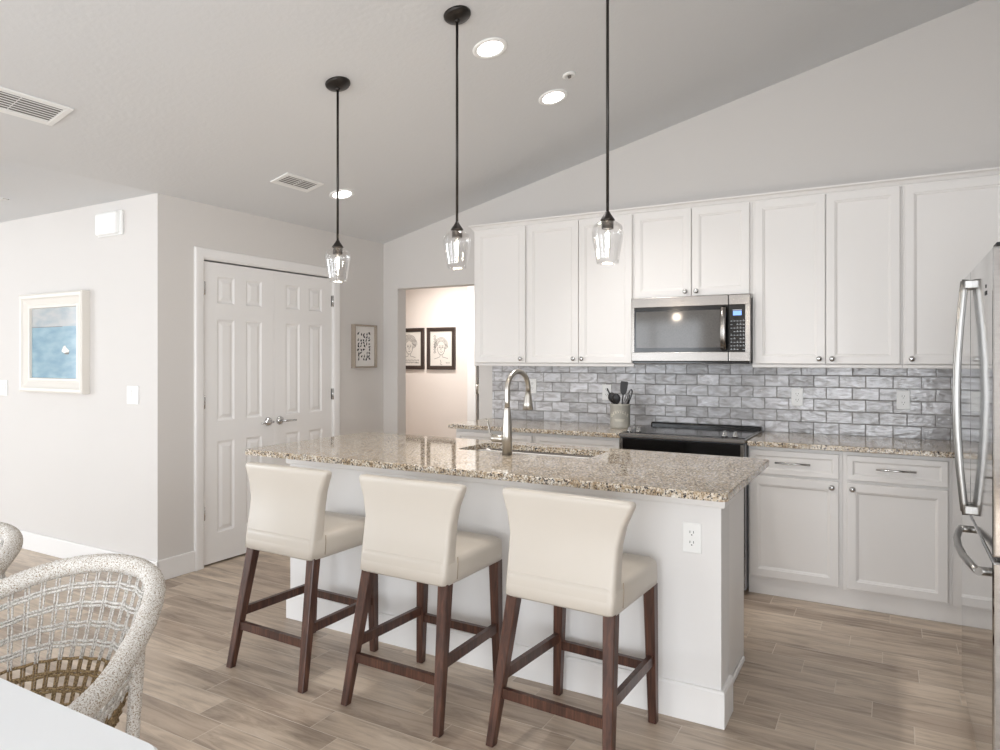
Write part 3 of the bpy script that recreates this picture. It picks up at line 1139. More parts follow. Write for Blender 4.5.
# faucet
t = thing('kitchen_faucet', 'brushed nickel gooseneck pull-down faucet on the island', 'faucet', (-1.703, 3.085, 0.915))
b = lathe(new(), [(0.0255, 0.0), (0.0255, 0.10), (0.0245, 0.14), (0.020, 0.20), (0.0165, 0.235), (0.0155, 0.24)], (0, 0, 0), 24)
obj('body', b, M['nickel'], t)
pts = []
R = 0.093
dx, dy = 0.0, 1.0
hd = Vector((0.14, 1, 0)).normalized()
for k in range(4):
    pts.append(Vector((0, 0, 0.24 + k * 0.03)))
for k in range(0, 13):
    a = PI - (PI + 0.16) * k / 12
    pts.append(hd * (R + R * math.cos(a)) + Vector((0, 0, 0.33 + R * math.sin(a))))
obj('spout', tube(new(), pts, 0.0135, 14), M['nickel'], t)
e = pts[-1]
d_ = (pts[-1] - pts[-2]).normalized()
b = tube(new(), [e, e + d_ * 0.02, e + d_ * 0.06, e + d_ * 0.095, e + d_ * 0.098], [0.0150, 0.018, 0.023, 0.0280, 0.024], 16)
sh = obj('spray_head', b, M['nickel'], t)
b = tube(new(), [e + d_ * 0.03 + hd * 0.014, e + d_ * 0.055 + hd * 0.0185, e + d_ * 0.08 + hd * 0.021], [0.004, 0.006, 0.004], 8)
obj('spray_button', b, M['silicone'], sh, label='small dark spray button')
b = tube(new(), [(-0.015, 0, 0.08), (-0.085, 0, 0.08), (-0.09, 0, 0.08)], [0.019, 0.019, 0.014], 16)
hb = obj('handle_hub', b, M['nickel'], t)
b = tube(new(), [(-0.075, -0.005, 0.09), (-0.092, -0.012, 0.105), (-0.102, -0.01, 0.135), (-0.112, -0.004, 0.165), (-0.124, 0.0, 0.178)], [(0.009, 0.006), (0.01, 0.005), (0.009, 0.005), (0.009, 0.005), (0.007, 0.004)], 10)
obj('lever', b, M['nickel'], hb)


# ------------------------------------------------------------------ stools
def make_stool(label, loc, rz):
    t = thing('counter_stool', label, 'stool', loc, rz, None)
    # seat
    rings = []
    for z, g, sag in ((0.530, 0.010, 0), (0.535, 0.002, 0), (0.56, 0.0, 0), (0.605, 0.0, 0), (0.622, 0.004, 0), (0.632, 0.016, 0), (0.637, 0.06, 0)):
        rings.append(rrect(0, 0.045, 0.218 - g, 0.222 - g, 0.028, z))
    b = loft(new(), rings)
    seat = obj('seat', b, M['leather'], t)
    # back
    rings = []
    prof = [(0.535, -0.176, 0.055, 0.205), (0.540, -0.181, 0.068, 0.215), (0.575, -0.177, 0.072, 0.216), (0.63, -0.168, 0.071, 0.216), (0.69, -0.158, 0.067, 0.216), (0.76, -0.146, 0.062, 0.218),
            (0.83, -0.146, 0.056, 0.233), (0.87, -0.149, 0.052, 0.248), (0.895, -0.151, 0.050, 0.258), (0.910, -0.152, 0.048, 0.261), (0.918, -0.150, 0.040, 0.257), (0.921, -0.145, 0.025, 0.243)]
    for z, yr, th, hw in prof:
        r = min(0.017, th / 2 - 0.001)
        ring = []
        for x, y, zz in rrect(max(0, z - 0.8) * 0.12, yr + th / 2, hw, th / 2, r, z):
            ring.append((x, y - 0.010 * math.cos(x / hw * PI / 2) * 0.7, zz))
        rings.append(ring)
    bk = obj('backrest', loft(new(), rings), M['leather'], t)
    b = new()
    for s in (-1, 1):
        tube(b, [(s * 0.2175, -0.098, 0.545), (s * 0.2185, -0.094, 0.60), (s * 0.2175, -0.094, 0.63)], 0.0022, 6)
    obj('seam', b, M['stitch'], bk)
    # legs

    def leg(x0, y0, x1, y1, ztop, w0=0.0225, w1=0.016):
        rg = []
        for f in (0, 0.004, 0.5, 1):
            x, y, z = x1 + (x0 - x1) * f, y1 + (y0 - y1) * f, ztop * f
            w_ = w1 + (w0 - w1) * min(1, f / 0.9)
            if f == 0:
                w_ -= 0.002
            rg.append(rrect(x, y, w_, w_, 0.003, z, 1))
        o = obj('leg', loft(new(), rg, smooth=False), M['wood'], t)
        return o
    leg(-0.192, -0.140, -0.238, -0.232, 0.545)
    leg(0.192, -0.140, 0.222, -0.232, 0.545)
    leg(-0.194, 0.232, -0.212, 0.238, 0.535)
    leg(0.194, 0.232, 0.204, 0.238, 0.535)
    yr_ = lambda z: -0.232 + 0.092 * z / 0.54
    xr_ = lambda z: 0.222 - 0.03 * z / 0.54
    bxs = lambda p0, p1, w_, h_: tube(new(), [p0, p1], [(w_ * 1.414, h_ * 1.414)] * 2, 4, smooth=False)

    def bar(p0, p1, hw, hh):
        p0, p1 = Vector(p0), Vector(p1)
        tt = (p1 - p0).normalized()
        s = tt.cross(Vector((0, 0, 1))).normalized()
        u_ = s.cross(tt)
        b = new()
        loft(b, [[p + s * hw * a_ + u_ * hh * c_ for a_, c_ in ((1, 1), (-1, 1), (-1, -1), (1, -1))] for p in (p0, p1)], smooth=False)
        obj('stretcher', b, M['wood'], t)
    z = 0.187
    bar((-xr_(z) - 0.002, yr_(z), z), (xr_(z) - 0.01, yr_(z), z), 0.010, 0.018)
    z = 0.212
    bar((-0.19, 0.236, z), (0.19, 0.236, z), 0.010, 0.018)
    z = 0.245
    for s in (-1, 1):
        bar((s * xr_(z) - (0.008 if s < 0 else 0), yr_(z) + 0.005, z), (s * 0.200 - (0.004 if s < 0 else 0), 0.236 - 0.005, z), 0.010, 0.019)
    return t


G = None
s1 = make_stool('cream leather counter stool at the left end of the island', (-2.380, 2.372, 0), math.radians(-1.5))
dup(s1, (-1.692, 2.372, 0), (0, 0, math.radians(-1.0)), 'cream leather counter stool in the middle of the row at the island')
dup(s1, (-1.020, 2.398, 0), (0, 0, math.radians(-3.0)), 'cream leather counter stool at the right, nearest the island outlet')


# ------------------------------------------------------------------ pendants
def make_pendant(label, x, y, zb):
    """zb: bottom of the glass"""
    zc = cz(x)
    t = thing('pendant_light', label, 'pendant light', (x, y, zb))
    H = zc - zb
    tilt = math.atan(SL)
    b = lathe(new(), [(0.064, 0.0), (0.064, -0.008), (0.058, -0.016), (0.030, -0.024), (0.012, -0.028)], (0, 0, 0), 32)
    can = obj('canopy', b, M['bronze'], t)
    can.location = (0, 0, H - 0.0005)
    can.rotation_euler = (0, -tilt, 0)
    b = lathe(new(), [(0.010, 0.008), (0.013, 0.0), (0.010, -0.012)], (0, 0, H - 0.028), 14)
    tube(b, [(0, 0, H - 0.02), (0, 0, 0.205)], 0.0062, 12)
    obj('rod', b, M['bronze'], t)
    b = lathe(new(), [(0.009, 0.212), (0.011, 0.206), (0.015, 0.200), (0.028, 0.181), (0.030, 0.176), (0.0245, 0.175), (0.0245, 0.143), (0.021, 0.141)], (0, 0, 0), 24)
    obj('socket_cap', b, M['bronze'], t)
    pro = [(0.024, 0.174), (0.040, 0.168), (0.055, 0.157), (0.063, 0.143), (0.065, 0.128), (0.062, 0.100), (0.055, 0.058), (0.048, 0.020), (0.0445, 0.0)]
    inner = [(r - 0.0012, h) for r, h in pro[::-1]]
    obj('glass_shade', lathe(new(), pro + inner, (0, 0, 0), 40, cap=False), M['thinglass'], t, label='clear tapered glass shade')
    b = lathe(new(), [(0.010, 0.143), (0.012, 0.134), (0.0145, 0.115), (0.0145, 0.06), (0.012, 0.045), (0.003, 0.038)], (0, 0, 0), 20)
    bl = obj('bulb', b, M['thinglass'], t, label='tubular clear bulb')
    b = new()
    for k in range(4):
        a = k * PI / 2 + 0.4
        tube(b, [(0.004 * math.cos(a), 0.004 * math.sin(a), 0.065), (0.0055 * math.cos(a + 0.4), 0.0055 * math.sin(a + 0.4), 0.125)], 0.0016, 6)
    obj('filament', b, M['filament'], bl, label='glowing filament')
    return t


P_ = [(-2.472, 2.681, 1.797, 'clear glass pendant light nearest the double door, leftmost of three'),
      (-1.744, 2.681, 1.820, 'clear glass pendant light in the middle, hanging before the grey wall'),
      (-1.012, 2.681, 1.793, 'clear glass pendant light at right, hanging before the wall cabinets')]
for x, y, zb, lb in P_:
    make_pendant(lb, x, y, zb)
    d = bpy.data.lights.new('pendant_glow', 'POINT')
    d.energy = 2.5
    d.color = (1, 0.85, 0.68)
    d.shadow_soft_size = 0.03
    o = bpy.data.objects.new('pendant_glow', d)
    C.objects.link(o)
    o.location = (x, y, zb - 0.03)


# ------------------------------------------------------------------ ceiling fittings
tilt = math.atan(SL)


def downlight(label, x, y, power=10, z=None, tl=None, spread=105):
    zc = cz(x) if z is None else z
    tl = tilt if tl is None else tl
    t = thing('recessed_downlight', label, 'downlight', (x, y, zc))
    t.rotation_euler = (0, -tl, 0)
    obj('trim_ring', lathe(new(), [(0.090, 0.0), (0.090, -0.004), (0.082, -0.008), (0.067, -0.006), (0.065, -0.001)], (0, 0, 0), 40, cap=False), M['plate'], t)
    obj('lens', lathe(new(), [(0.066, -0.002), (0.066, -0.0035), (0.02, -0.005)], (0, 0, 0), 32), M['lamp'], t, label='glowing round lens')
    d = bpy.data.lights.new('downlight_beam', 'SPOT')
    d.energy = power
    d.color = (1, 0.97, 0.94)
    d.spot_size = math.radians(spread)
    d.spot_blend = 1.0
    d.shadow_soft_size = 0.06
    o = bpy.data.objects.new('downlight_beam', d)
    C.objects.link(o)
    o.location = (x + 0.03 * math.sin(tl), y, zc - 0.03)
    o.rotation_euler = (0, -tl, 0)


downlight('glowing recessed downlight nearest the middle pendant canopy', -1.779, 3.041, 48)
downlight('glowing recessed downlight beside the sprinkler head', -1.781, 3.798, 52)
downlight('glowing recessed downlight behind the left pendant rod near the double door', -3.436, 3.771, 22)
downlight('unseen recessed downlight added in the hall ceiling to light the hall', -3.9, 5.4, 84, 2.45, 0.0, 165)  # fixture out of view, added to brighten the hall

t = thing('sprinkler_head', 'small white fire sprinkler head on the sloped ceiling by the downlight', 'sprinkler', (-1.607, 3.641, cz(-1.607)))
t.rotation_euler = (0, -tilt, 0)
obj('escutcheon', lathe(new(), [(0.040, 0), (0.038, -0.004), (0.022, -0.012), (0.020, -0.004)], (0, 0, 0), 28), M['plate'], t)
obj('head', lathe(new(), [(0.010, -0.004), (0.009, -0.010), (0.004, -0.013), (0.010, -0.014), (0.010, -0.016)], (0, 0, 0), 16), M['gapgrey'], t, label='grey metal nozzle')


def vent(label, cx, cy, lx, ly, nslat):
    """ly long side along y; louvres run along y"""
    t = thing('air_vent', label, 'vent', (cx, cy, cz(cx)))
    t.rotation_euler = (0, -tilt, 0)
    f_ = 0.03
    b = new()
    for x0, x1, y0, y1 in ((-lx / 2, lx / 2, -ly / 2, -ly / 2 + f_), (-lx / 2, lx / 2, ly / 2 - f_, ly / 2), (-lx / 2, -lx / 2 + f_, -ly / 2 + f_, ly / 2 - f_), (lx / 2 - f_, lx / 2, -ly / 2 + f_, ly / 2 - f_)):
        bx(b, x0, x1, y0, y1, -0.007, 0, 0.002, 1)
    obj('frame', b, M['plate'], t)
    obj('duct', bx(new(), -lx / 2 + f_, lx / 2 - f_, -ly / 2 + f_, ly / 2 - f_, -0.0012, -0.0004), M['gapgrey'], t, label='grey duct opening')
    b = new()
    n = nslat
    w_ = (lx - 2 * f_) / n
    for k in range(n):
        x = -lx / 2 + f_ + w_ * (k + 0.5)
        prism(b, [(x - w_ * 0.30, -0.0045), (x - w_ * 0.30, -0.0055), (x + w_ * 0.25, -0.0075), (x + w_ * 0.25, -0.0065)], -ly / 2 + f_, ly / 2 - f_, 'Y')
    for yy in (-ly / 2 + f_ + 0.002, 0, ly / 2 - f_ - 0.002):
        bx(b, -lx / 2 + f_, lx / 2 - f_, yy - 0.001, yy + 0.001, -0.006, -0.002)
    obj('louvres', b, M['plate'], t)


vent('rectangular white ceiling vent near the double door', -3.455, 3.362, 0.165, 0.33, 5)
vent('rectangular white ceiling vent at the upper left edge of the photo', -3.488, 1.66, 0.20, 0.43, 7)

# ceiling fan in the living area, one blade tip reaching the edge of view
fx, fy = -4.75, 1.35
t = thing('ceiling_fan', 'white ceiling fan at the far left, only a blade tip in view', 'ceiling fan', (fx, fy, ZC))
obj('mount', lathe(new(), [(0.07, 0), (0.07, -0.03), (0.02, -0.045), (0.014, -0.10), (0.06, -0.12), (0.10, -0.14), (0.11, -0.20), (0.07, -0.23)], (0, 0, 0), 28), M['fan'], t)
obj('light_bowl', lathe(new(), [(0.075, -0.231), (0.10, -0.25), (0.085, -0.29), (0.03, -0.315)], (0, 0, 0), 28), M['plate'], t)
tipv = Vector((-4.165 - fx, 1.945 - fy, 0))
a0 = math.atan2(tipv.y, tipv.x)
Lb = tipv.length
for k in range(5):
    a = a0 + k * 2 * PI / 5
    b = new()
    u_ = Vector((math.cos(a), math.sin(a), 0))
    s_ = Vector((-math.sin(a), math.cos(a), 0))
    rg = []
    for r_, hw in ((0.10, 0.02), (0.17, 0.022), (0.20, 0.05), (Lb * 0.6, 0.062), (Lb * 0.93, 0.066), (Lb, 0.045)):
        c_ = u_ * r_ + Vector((0, 0, -0.175))
        rg.append([c_ + s_ * hw + Vector((0, 0, 0.006)), c_ - s_ * hw + Vector((0, 0, -0.006)), c_ - s_ * hw + Vector((0, 0, -0.012)), c_ + s_ * hw])
    obj('blade', loft(b, rg, smooth=False), M['fan'], t)


# ------------------------------------------------------------------ pictures
def frame_ring(bm, hw, hh, prof):
    """prof: list of (inset from the outer edge, y) ; wall at y=0, room at -y"""
    rg = []
    for sx, sz in ((-1, -1), (1, -1), (1, 1), (-1, 1), (-1, -1)):
        rg.append([(sx * (hw - i), y, sz * (hh - i)) for i, y in prof])
    vr = [[bm.verts.new(p) for p in r] for r in rg[:4]]
    n = len(prof)
    for q in range(4):
        a, c = vr[q], vr[(q + 1) % 4]
        for k in range(n - 1):
            bm.faces.new((a[k], a[k + 1], c[k + 1], c[k]))
    return bm


def stroke(bm, pts, r=0.002, y=-0.0):
    tube(bm, [(p[0], y, p[1]) for p in pts], [(r, 0.0006)] * len(pts) if False else r, 5)


# seascape in white frame
HW, HH = 0.4075, 0.352
t = thing('framed_picture', 'blue seascape print in a wide white frame on the left wall', 'picture', (-5.155, YW - 0.0005, 1.515))
b = frame_ring(new(), 0.40, 0.352, [(0.0, 0.0), (0.0, -0.052), (0.012, -0.058), (0.030, -0.056), (0.040, -0.046), (0.075, -0.030), (0.088, -0.034), (0.100, -0.034), (0.105, -0.016)])
obj('frame', b, M['frame_white'], t)
pic = obj('print', bx(new(), -0.299, 0.299, -0.018, -0.008, -0.251, 0.251), M['sea'], t)
b = bx(new(), -0.297, 0.10, -0.0187, -0.0178, 0.112, 0.116)
obj('horizon', b, M['gapgrey'], pic, label='thin grey horizon line')
b = new()
prism(b, [(0.09, -0.06), (0.115, -0.025), (0.135, -0.02), (0.15, -0.035), (0.185, -0.055), (0.175, -0.075), (0.13, -0.075)], -0.0192, -0.0178)
obj('gull', b, M['frame_white'], pic, label='small white gull')
b = new()
prism(b, [(0.12, -0.075), (0.15, -0.068), (0.185, -0.068), (0.175, -0.082), (0.14, -0.082)], -0.0198, -0.0178)
obj('gull_shadow', b, M['gapgrey'], pic)

# small black and white pattern picture on the closet wall (faces +x)
t = thing('framed_picture', 'small black leaf pattern picture in a taupe frame right of the double door', 'picture', (XL + 0.0005, 4.672, 1.51), PI / 2)
b = frame_ring(new(), 0.148, 0.187, [(0.0, 0.0), (0.0, -0.040), (0.004, -0.042), (0.012, -0.042), (0.014, -0.038), (0.014, -0.012)])
obj('frame', b, M['frame_taupe'], t)
mt = obj('mat', bx(new(), -0.135, 0.135, -0.016, -0.006, -0.174, 0.174), M['mat'], t)
b = new()
random.seed(11)
for i in range(5):
    for j in range(9):
        if random.random() < 0.12:
            continue
        x = -0.070 + i * 0.035 + random.uniform(-0.007, 0.007)
        z = -0.112 + j * 0.0275 + random.uniform(-0.005, 0.005)
        a = random.choice((0.8, -0.8, 0.3, 1.4)) + random.uniform(-0.3, 0.3)
        l_, w_ = random.uniform(0.013, 0.020), random.uniform(0.007, 0.012)
        ca, sa = math.cos(a), math.sin(a)
        poly = [(x + ca * p - sa * q, z + sa * p + ca * q) for p, q in ((-l_, 0), (-l_ * 0.3, w_), (l_, 0), (-l_ * 0.3, -w_))]
        prism(b, poly, -0.0168, -0.0158)
obj('leaf_pattern', b, M['ink'], mt, label='black leaf shapes')


# two line sketches in the hall
def sketch(label, x, z, seed):
    t = thing('framed_picture', label, 'picture', (x, HY - 0.0005, z))
    b = frame_ring(new(), 0.178, 0.222, [(0.0, 0.0), (0.0, -0.022), (0.004, -0.025), (0.034, -0.022), (0.040, -0.018), (0.040, -0.006)])
    obj('frame', b, M['frame_dark'], t)
    p = obj('paper', bx(new(), -0.140, 0.140, -0.010, -0.004, -0.184, 0.184), M['sketch'], t)
    b = new()
    random.seed(seed)
    y = -0.0102
    R_ = 0.0024
    cx, cz_ = (0.0, 0.0)
    if seed == 1:
        cx, cz_ = -0.02, 0.01
    # face oval
    stroke(b, [(cx + 0.045 * math.cos(a), cz_ + 0.068 * math.sin(a)) for a in [PI * 0.95 + 1.1 * PI * k / 14 for k in range(15)]], R_, y)
    # hair
    for h in range(6 if seed == 1 else 4):
        rr = 0.05 + 0.011 * h
        stroke(b, [(cx + rr * math.cos(a) + 0.004 * math.sin(9 * a + h), cz_ + 0.02 + rr * 1.15 * math.sin(a)) for a in [-0.5 + (PI + 1.0) * k / 22 + 0.12 * h for k in range(20)]], R_, y)
    # eyes, brows, nose, mouth
    for s in (-1, 1):
        stroke(b, [(cx + s * 0.018 + 0.009 * math.cos(a), cz_ + 0.012 + 0.005 * math.sin(a)) for a in [2 * PI * k / 8 for k in range(9)]], R_, y)
        stroke(b, [(cx + s * 0.008, cz_ + 0.026), (cx + s * 0.018, cz_ + 0.031), (cx + s * 0.029, cz_ + 0.026)], R_, y)
    stroke(b, [(cx + 0.002, cz_ + 0.008), (cx - 0.006, cz_ - 0.014), (cx + 0.004, cz_ - 0.017)], R_, y)
    stroke(b, [(cx - 0.016, cz_ - 0.034), (cx, cz_ - 0.042), (cx + 0.018, cz_ - 0.032)], R_, y)
    # shoulders, collar, scribbled signature
    stroke(b, [(cx - 0.012, cz_ - 0.066), (cx - 0.016, cz_ - 0.09), (cx - 0.085, cz_ - 0.11)], R_, y)
    stroke(b, [(cx + 0.012, cz_ - 0.066), (cx + 0.018, cz_ - 0.09), (cx + 0.085, cz_ - 0.105)], R_, y)
    if seed == 2:
        for k in range(7):
            zz = 0.13 - k * 0.028
            stroke(b, [(-0.095, zz), (-0.075, zz + 0.012), (-0.065, zz - 0.004), (-0.085, zz - 0.010), (-0.095, zz)], R_, y)
        stroke(b, [(-0.01, -0.12), (0.0, -0.15), (-0.012, -0.165), (0.012, -0.172)], R_, y)
    else:
        stroke(b, [(-0.11 + 0.01 * k, -0.125 + 0.008 * (-1) ** k) for k in range(23)], R_, y)
        stroke(b, [(-0.10 + 0.01 * k, -0.148 + 0.006 * (-1) ** k) for k in range(20)], R_, y)
    stroke(b, [(0.06 + 0.007 * k, -0.150 + 0.007 * (-1) ** k) for k in range(8)], R_, y)
    obj('line_drawing', b, M['penline'], p, label='thin pen portrait lines')


sketch('black framed pen portrait sketch in the hall, partly hidden by the opening', -4.54, 1.509, 1)
sketch('black framed pen portrait sketch in the hall, fully visible one', -4.142, 1.509, 2)

# ------------------------------------------------------------------ crock and utensils
KX, KY = -1.665, 4.66
t = thing('utensil_crock', 'grey ceramic utensil crock with raised cream lettering beside the range', 'crock', (KX, KY, 0.9155))
pro = [(0.066, 0.0), (0.069, 0.004), (0.070, 0.02), (0.070, 0.158), (0.0725, 0.163), (0.0725, 0.170), (0.069, 0.172), (0.064, 0.170), (0.064, 0.012), (0.0, 0.010)]
obj('pot', lathe(new(), pro, (0, 0, 0), 36), M['crock'], t)


def text_mesh(s, size, width=None):
    cu = bpy.data.curves.new('tmp', 'FONT')
    cu.body = s
    cu.size = size
    cu.align_x = 'CENTER'
    cu.extrude = 0.0006
    o = bpy.data.objects.new('tmp', cu)
    C.objects.link(o)
    dg = bpy.context.evaluated_depsgraph_get()
    me = bpy.data.meshes.new_from_object(o.evaluated_get(dg))
    bpy.data.objects.remove(o)
    return me


def wrap_text(bm, s, size, z0, arc, r=0.0706, a_c=-PI / 2 + 0.28, space=0.021):
    for i, ch in enumerate(s):
        if ch == ' ':
            continue
        me = text_mesh(ch, size)
        k = i - (len(s) - 1) / 2
        th = k * arc
        off = k * space
        zz = z0 - (k * k) * (0.0022 if arc else 0)
        for v in me.vertices:
            x, y = v.co.x, v.co.y
            xr = x * math.cos(-th) - y * math.sin(-th)
            yr2 = x * math.sin(-th) + y * math.cos(-th)
            a = a_c + (off + xr) / r
            rad = r + (0.0008 if v.co.z > 0 else -0.0008)
            v.co = Vector((rad * math.cos(a), rad * math.sin(a), zz + yr2))
        bm.from_mesh(me)
        bpy.data.meshes.remove(me)


b = new()
wrap_text(b, 'DERVILLE', 0.030, 0.110, 0.10, space=0.0165)
for zz, aa in ((0.062, 0.5), (0.054, 0.42)):
    loft(b, [[(0.0712 * math.cos(a), 0.0712 * math.sin(a), zz + q) for q in (0, 0.003)] + [(0.0698 * math.cos(a), 0.0698 * math.sin(a), zz + q) for q in (0.003, 0)] for a in [-PI / 2 + 0.28 - aa + 2 * aa * k / 14 for k in range(15)]], smooth=False)
obj('lettering', b, M['crockink'], t, label='raised cream lettering and bands')


def utensil(label, name, cat, foot, top, head, mat='silicone', group=None):
    f_, p_ = Vector(foot), Vector(top)
    t = thing(name, label, cat, (KX + f_.x, KY + f_.y, 0.929))
    d = p_ - f_
    obj('handle', tube(new(), [(0, 0, 0.0), tuple(d * 0.5), tuple(d)], [0.0045, 0.005, 0.005], 8), M[mat], t)
    u_ = d.normalized()
    s_ = Vector((1, 0, 0))
    s_ = (s_ - u_ * s_.dot(u_)).normalized()
    nrm = u_.cross(s_)
    b = new()
    if head == 'spatula':
        rg = []
        for q, w_ in ((-0.005, 0.006), (0.01, 0.020), (0.04, 0.026), (0.075, 0.027), (0.09, 0.024)):
            c_ = d + u_ * q
            rg.append([c_ + s_ * w_ + nrm * 0.002, c_ - s_ * w_ + nrm * 0.002, c_ - s_ * w_ - nrm * 0.002, c_ + s_ * w_ - nrm * 0.002])
        loft(b, rg, smooth=False)
        obj('blade', b, M[mat], t)
    elif head == 'spoon':
        rg = []
        for q, w_ in ((-0.004, 0.005), (0.006, 0.018), (0.022, 0.029), (0.04, 0.032), (0.058, 0.027), (0.070, 0.014), (0.074, 0.003)):
            c_ = d + u_ * q
            rg.append([c_ + s_ * w_ * math.cos(a) + nrm * (0.004 + 0.008 * (w_ / 0.032)) * math.sin(a) for a in [2 * PI * k / 12 for k in range(12)]])
        loft(b, rg)
        obj('bowl', b, M[mat], t)
    elif head == 'tongs':
        for s in (-1, 1):
            tube(b, [tuple(d * 0.5 + s_ * 0.004 * s), tuple(d + s_ * 0.012 * s), tuple(d + u_ * 0.03 + s_ * 0.009 * s), tuple(d + u_ * 0.04)], 0.004, 8)
        obj('loop', b, M[mat], t)
    return t


utensil('black slotted turner, tallest utensil in the crock', 'turner', 'utensil', (0.0, -0.01, 0), (0.018, 0.01, 0.225), 'spatula')
utensil('round black serving spoon low at the front of the crock', 'serving_spoon', 'utensil', (0.01, -0.03, 0), (-0.008, -0.045, 0.160), 'spoon')
utensil('black ladle leaning left in the crock', 'ladle', 'utensil', (0.0, 0.0, 0), (-0.045, -0.01, 0.165), 'spoon')
utensil('thin dark skewer leaning far left in the crock', 'skewer', 'utensil', (0.03, 0.02, 0), (-0.105, 0.02, 0.262), 'none')
utensil('grey whisk handle loop leaning right in the crock', 'whisk', 'utensil', (-0.02, -0.012, 0), (0.050, -0.012, 0.195), 'tongs', 'greyutensil')
utensil('black spatula handle leaning farthest right in the crock', 'spatula', 'utensil', (0.0, 0.022, 0), (0.062, 0.026, 0.22), 'tongs')

# ------------------------------------------------------------------ dining table
b = new()
rg = []
for z, g in ((0.712, 0.004), (0.716, 0.0), (0.746, 0.0), (0.75, 0.004)):
    rg.append([(x, y, z) for x, y in arc_poly(-2.75 + g, -1.04 - g, -0.30 + g, 0.738 - g, 0.06)])
t = thing('dining_table', 'white dining table top at the lower left corner', 'table', (-1.9, 0.22, 0))
subw(obj('tabletop', loft(b, rg, smooth=False), M['table'], t), t)
for x in (-2.5, -1.3):
    for y in (-0.1, 0.54):
        subw(obj('leg', loft(new(), [rrect(x, y, 0.022, 0.022, 0.004, 0, 1), rrect(x, y, 0.036, 0.036, 0.004, 0.713, 1)], smooth=False), M['table'], t), t)


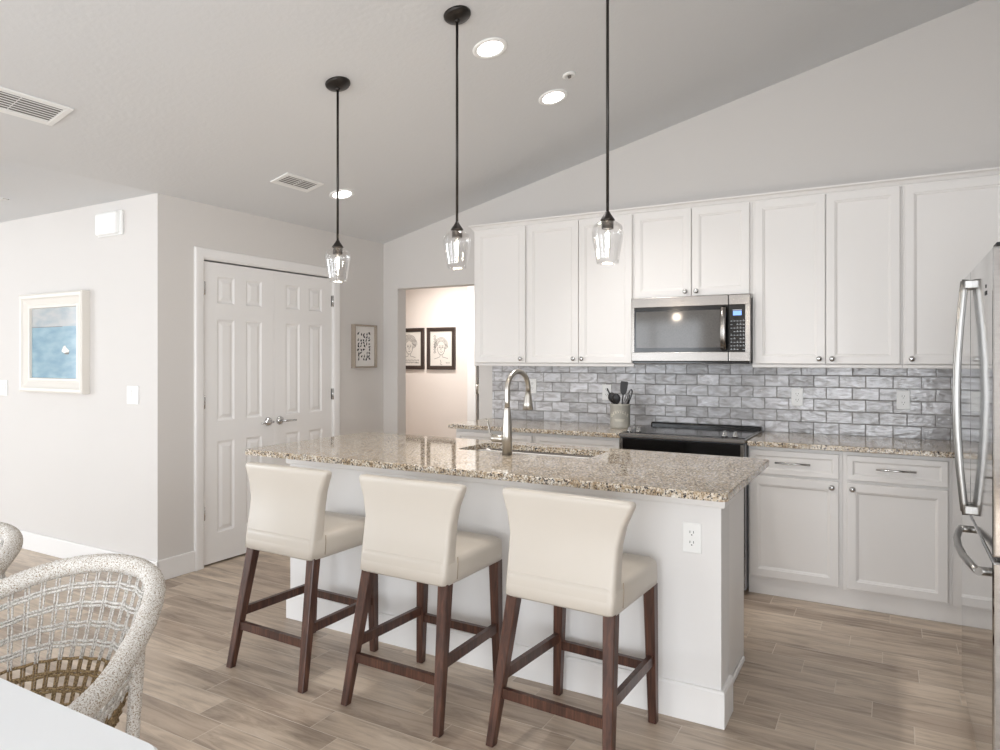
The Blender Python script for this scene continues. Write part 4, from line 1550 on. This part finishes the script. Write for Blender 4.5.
# ------------------------------------------------------------------ woven rope chairs
def make_chair(label, loc, rz):
    t = thing('woven_chair', label, 'chair', loc, rz)
    # rim in local coordinates: the back towards +y, open to -y
    key = [(-0.335, -0.22, 0.625), (-0.345, -0.08, 0.665), (-0.325, 0.06, 0.703), (-0.275, 0.19, 0.747), (-0.185, 0.295, 0.785), (-0.065, 0.345, 0.803),
           (0.065, 0.345, 0.803), (0.175, 0.290, 0.785), (0.255, 0.18, 0.747), (0.310, 0.05, 0.703), (0.345, -0.08, 0.665), (0.335, -0.22, 0.625)]

    def spline(keys, n):
        K = [Vector(k) for k in keys]
        out = []
        for i in range(n + 1):
            f = i / n * (len(K) - 1)
            j = min(int(f), len(K) - 2)
            q = f - j
            p0, p1, p2, p3 = K[max(j - 1, 0)], K[j], K[j + 1], K[min(j + 2, len(K) - 1)]
            out.append(0.5 * ((2 * p1) + (p2 - p0) * q + (2 * p0 - 5 * p1 + 4 * p2 - p3) * q * q + (3 * p1 - p0 - 3 * p2 + p3) * q ** 3))
        return out
    NU = 72
    rim = spline(key, NU)
    low = spline([(-0.215, -0.22, 0.44), (-0.21, -0.08, 0.43), (-0.20, 0.03, 0.42), (-0.175, 0.12, 0.415), (-0.12, 0.18, 0.41), (-0.04, 0.205, 0.41),
                  (0.04, 0.205, 0.41), (0.12, 0.18, 0.41), (0.175, 0.12, 0.415), (0.20, 0.03, 0.42), (0.21, -0.08, 0.43), (0.215, -0.22, 0.44)], NU)

    def surf(i, w_):
        """i: 0..NU float, w_ 0 at the rim, 1 at the seat"""
        j = min(int(i), NU - 1)
        q = i - j
        a = rim[j].lerp(rim[j + 1], q)
        c = low[j].lerp(low[j + 1], q)
        p = a.lerp(c, w_)
        out = Vector((p.x, p.y + 0.02, 0))
        if out.length > 1e-6:
            out.normalize()
        return p + out * 0.006 * math.sin(PI * w_), out
    ends = [Vector((-0.31, -0.26, 0.54)), Vector((-0.27, -0.265, 0.45))]
    full = [Vector((-0.27, -0.25, 0.44)), Vector((-0.31, -0.262, 0.53))] + rim + [Vector((0.31, -0.262, 0.53)), Vector((0.27, -0.25, 0.44))]
    b = new()
    # fat wrapped rim with shallow wraps
    fine = []
    rad = []
    n = len(full)
    for i in range(n - 1):
        for k in range(5):
            fine.append(full[i].lerp(full[i + 1], k / 5))
            rad.append(0.0255 + 0.0016 * (k % 2))
    fine.append(full[-1])
    rad.append(0.0255)
    tube(b, fine, rad, 14)
    obj('rim', b, M['rope_rim'], t, label='thick rope-wrapped rim')
    # lower seat hoop
    b = tube(new(), [p + Vector((0, 0, -0.01)) for p in low], 0.014, 8)
    tube(b, [low[0] + Vector((0, 0, -0.01)), (0, -0.235, 0.435), low[-1] + Vector((0, 0, -0.01))], 0.014, 8)
    hoop = obj('seat_frame', b, M['rope_tan'], t)
    # uprights
    NV = 38
    bw, bt_ = new(), new()
    for k in range(NV):
        i = (k + 0.5) / NV * NU
        for dd in (-0.22, 0.22):
            pa = []
            for s in range(0, 9):
                w_ = s / 8
                p, o_ = surf(min(max(i + dd, 0), NU), w_)
                pa.append(p)
            tube(bw, pa[:6], 0.0028, 5)
            tube(bt_, pa[5:], 0.0030, 5)
    # cross cords, woven in and out
    rows = [(0.13, 1), (0.155, 1), (0.26, 1), (0.285, 1), (0.39, 1), (0.415, 1), (0.51, 1), (0.535, 1), (0.62, 0), (0.70, 0), (0.72, 0), (0.80, 0), (0.82, 0), (0.90, 0), (0.96, 0)]
    for r_i, (w_, white) in enumerate(rows):
        pa = []
        for s in range(NV * 2 + 1):
            i = s / (NV * 2) * NU
            p, o_ = surf(i, w_)
            ph = 0 if s % 2 == 0 else (1 if ((s // 2) + (r_i // 2)) % 2 else -1)
            pa.append(p + o_ * 0.0045 * ph)
        tube(bw if white else bt_, pa, [(0.0045, 0.0045)] * len(pa), 5)
    obj('weave', bw, M['rope_white'], t, label='pale cord weave of the upper back')
    obj('weave', bt_, M['rope_tan'], t, label='tan cord weave of the lower back')
    # seat webbing and cushionless seat
    b = new()
    for k in range(13):
        x = -0.19 + k * 0.0316
        yb = 0.195 * math.sqrt(max(0.0, 1 - (x / 0.215) ** 2))
        tube(b, [(x, -0.232, 0.43), (x, -0.05, 0.405), (x, yb, 0.40)], 0.004, 5)
    for k in range(14):
        y = -0.21 + k * 0.031
        xb = 0.208 if y < 0 else 0.205 * math.sqrt(max(0.0, 1 - (y / 0.215) ** 2))
        tube(b, [(-xb, y, 0.425), (0, y, 0.404), (xb, y, 0.425)], 0.004, 5)
    obj('seat', b, M['rope_tan'], t)
    # legs

    def leg(p0, p1, rr):
        n = 24
        pts_ = [Vector(p0).lerp(Vector(p1), k / n) for k in range(n + 1)]
        obj('leg', tube(new(), pts_, [rr + 0.001 * (k % 2) for k in range(n + 1)], 10), M['rope_rim'], t)
    leg((0.268, 0.13, 0.722), (0.16, 0.19, 0.0), 0.0165)
    leg((-0.285, 0.13, 0.722), (-0.16, 0.19, 0.0), 0.0165)
    leg((0.27, -0.25, 0.45), (0.255, -0.27, 0.0), 0.0165)
    leg((-0.27, -0.25, 0.45), (-0.255, -0.27, 0.0), 0.0165)
    return t


c1 = make_chair('woven rope tub chair at the table, its whole back in view', (-1.880, 0.880, 0), math.radians(16))
dup(c1, (-2.68, 0.90, 0), (0, 0, math.radians(10)), 'woven rope tub chair at the left edge, only its rim in view')
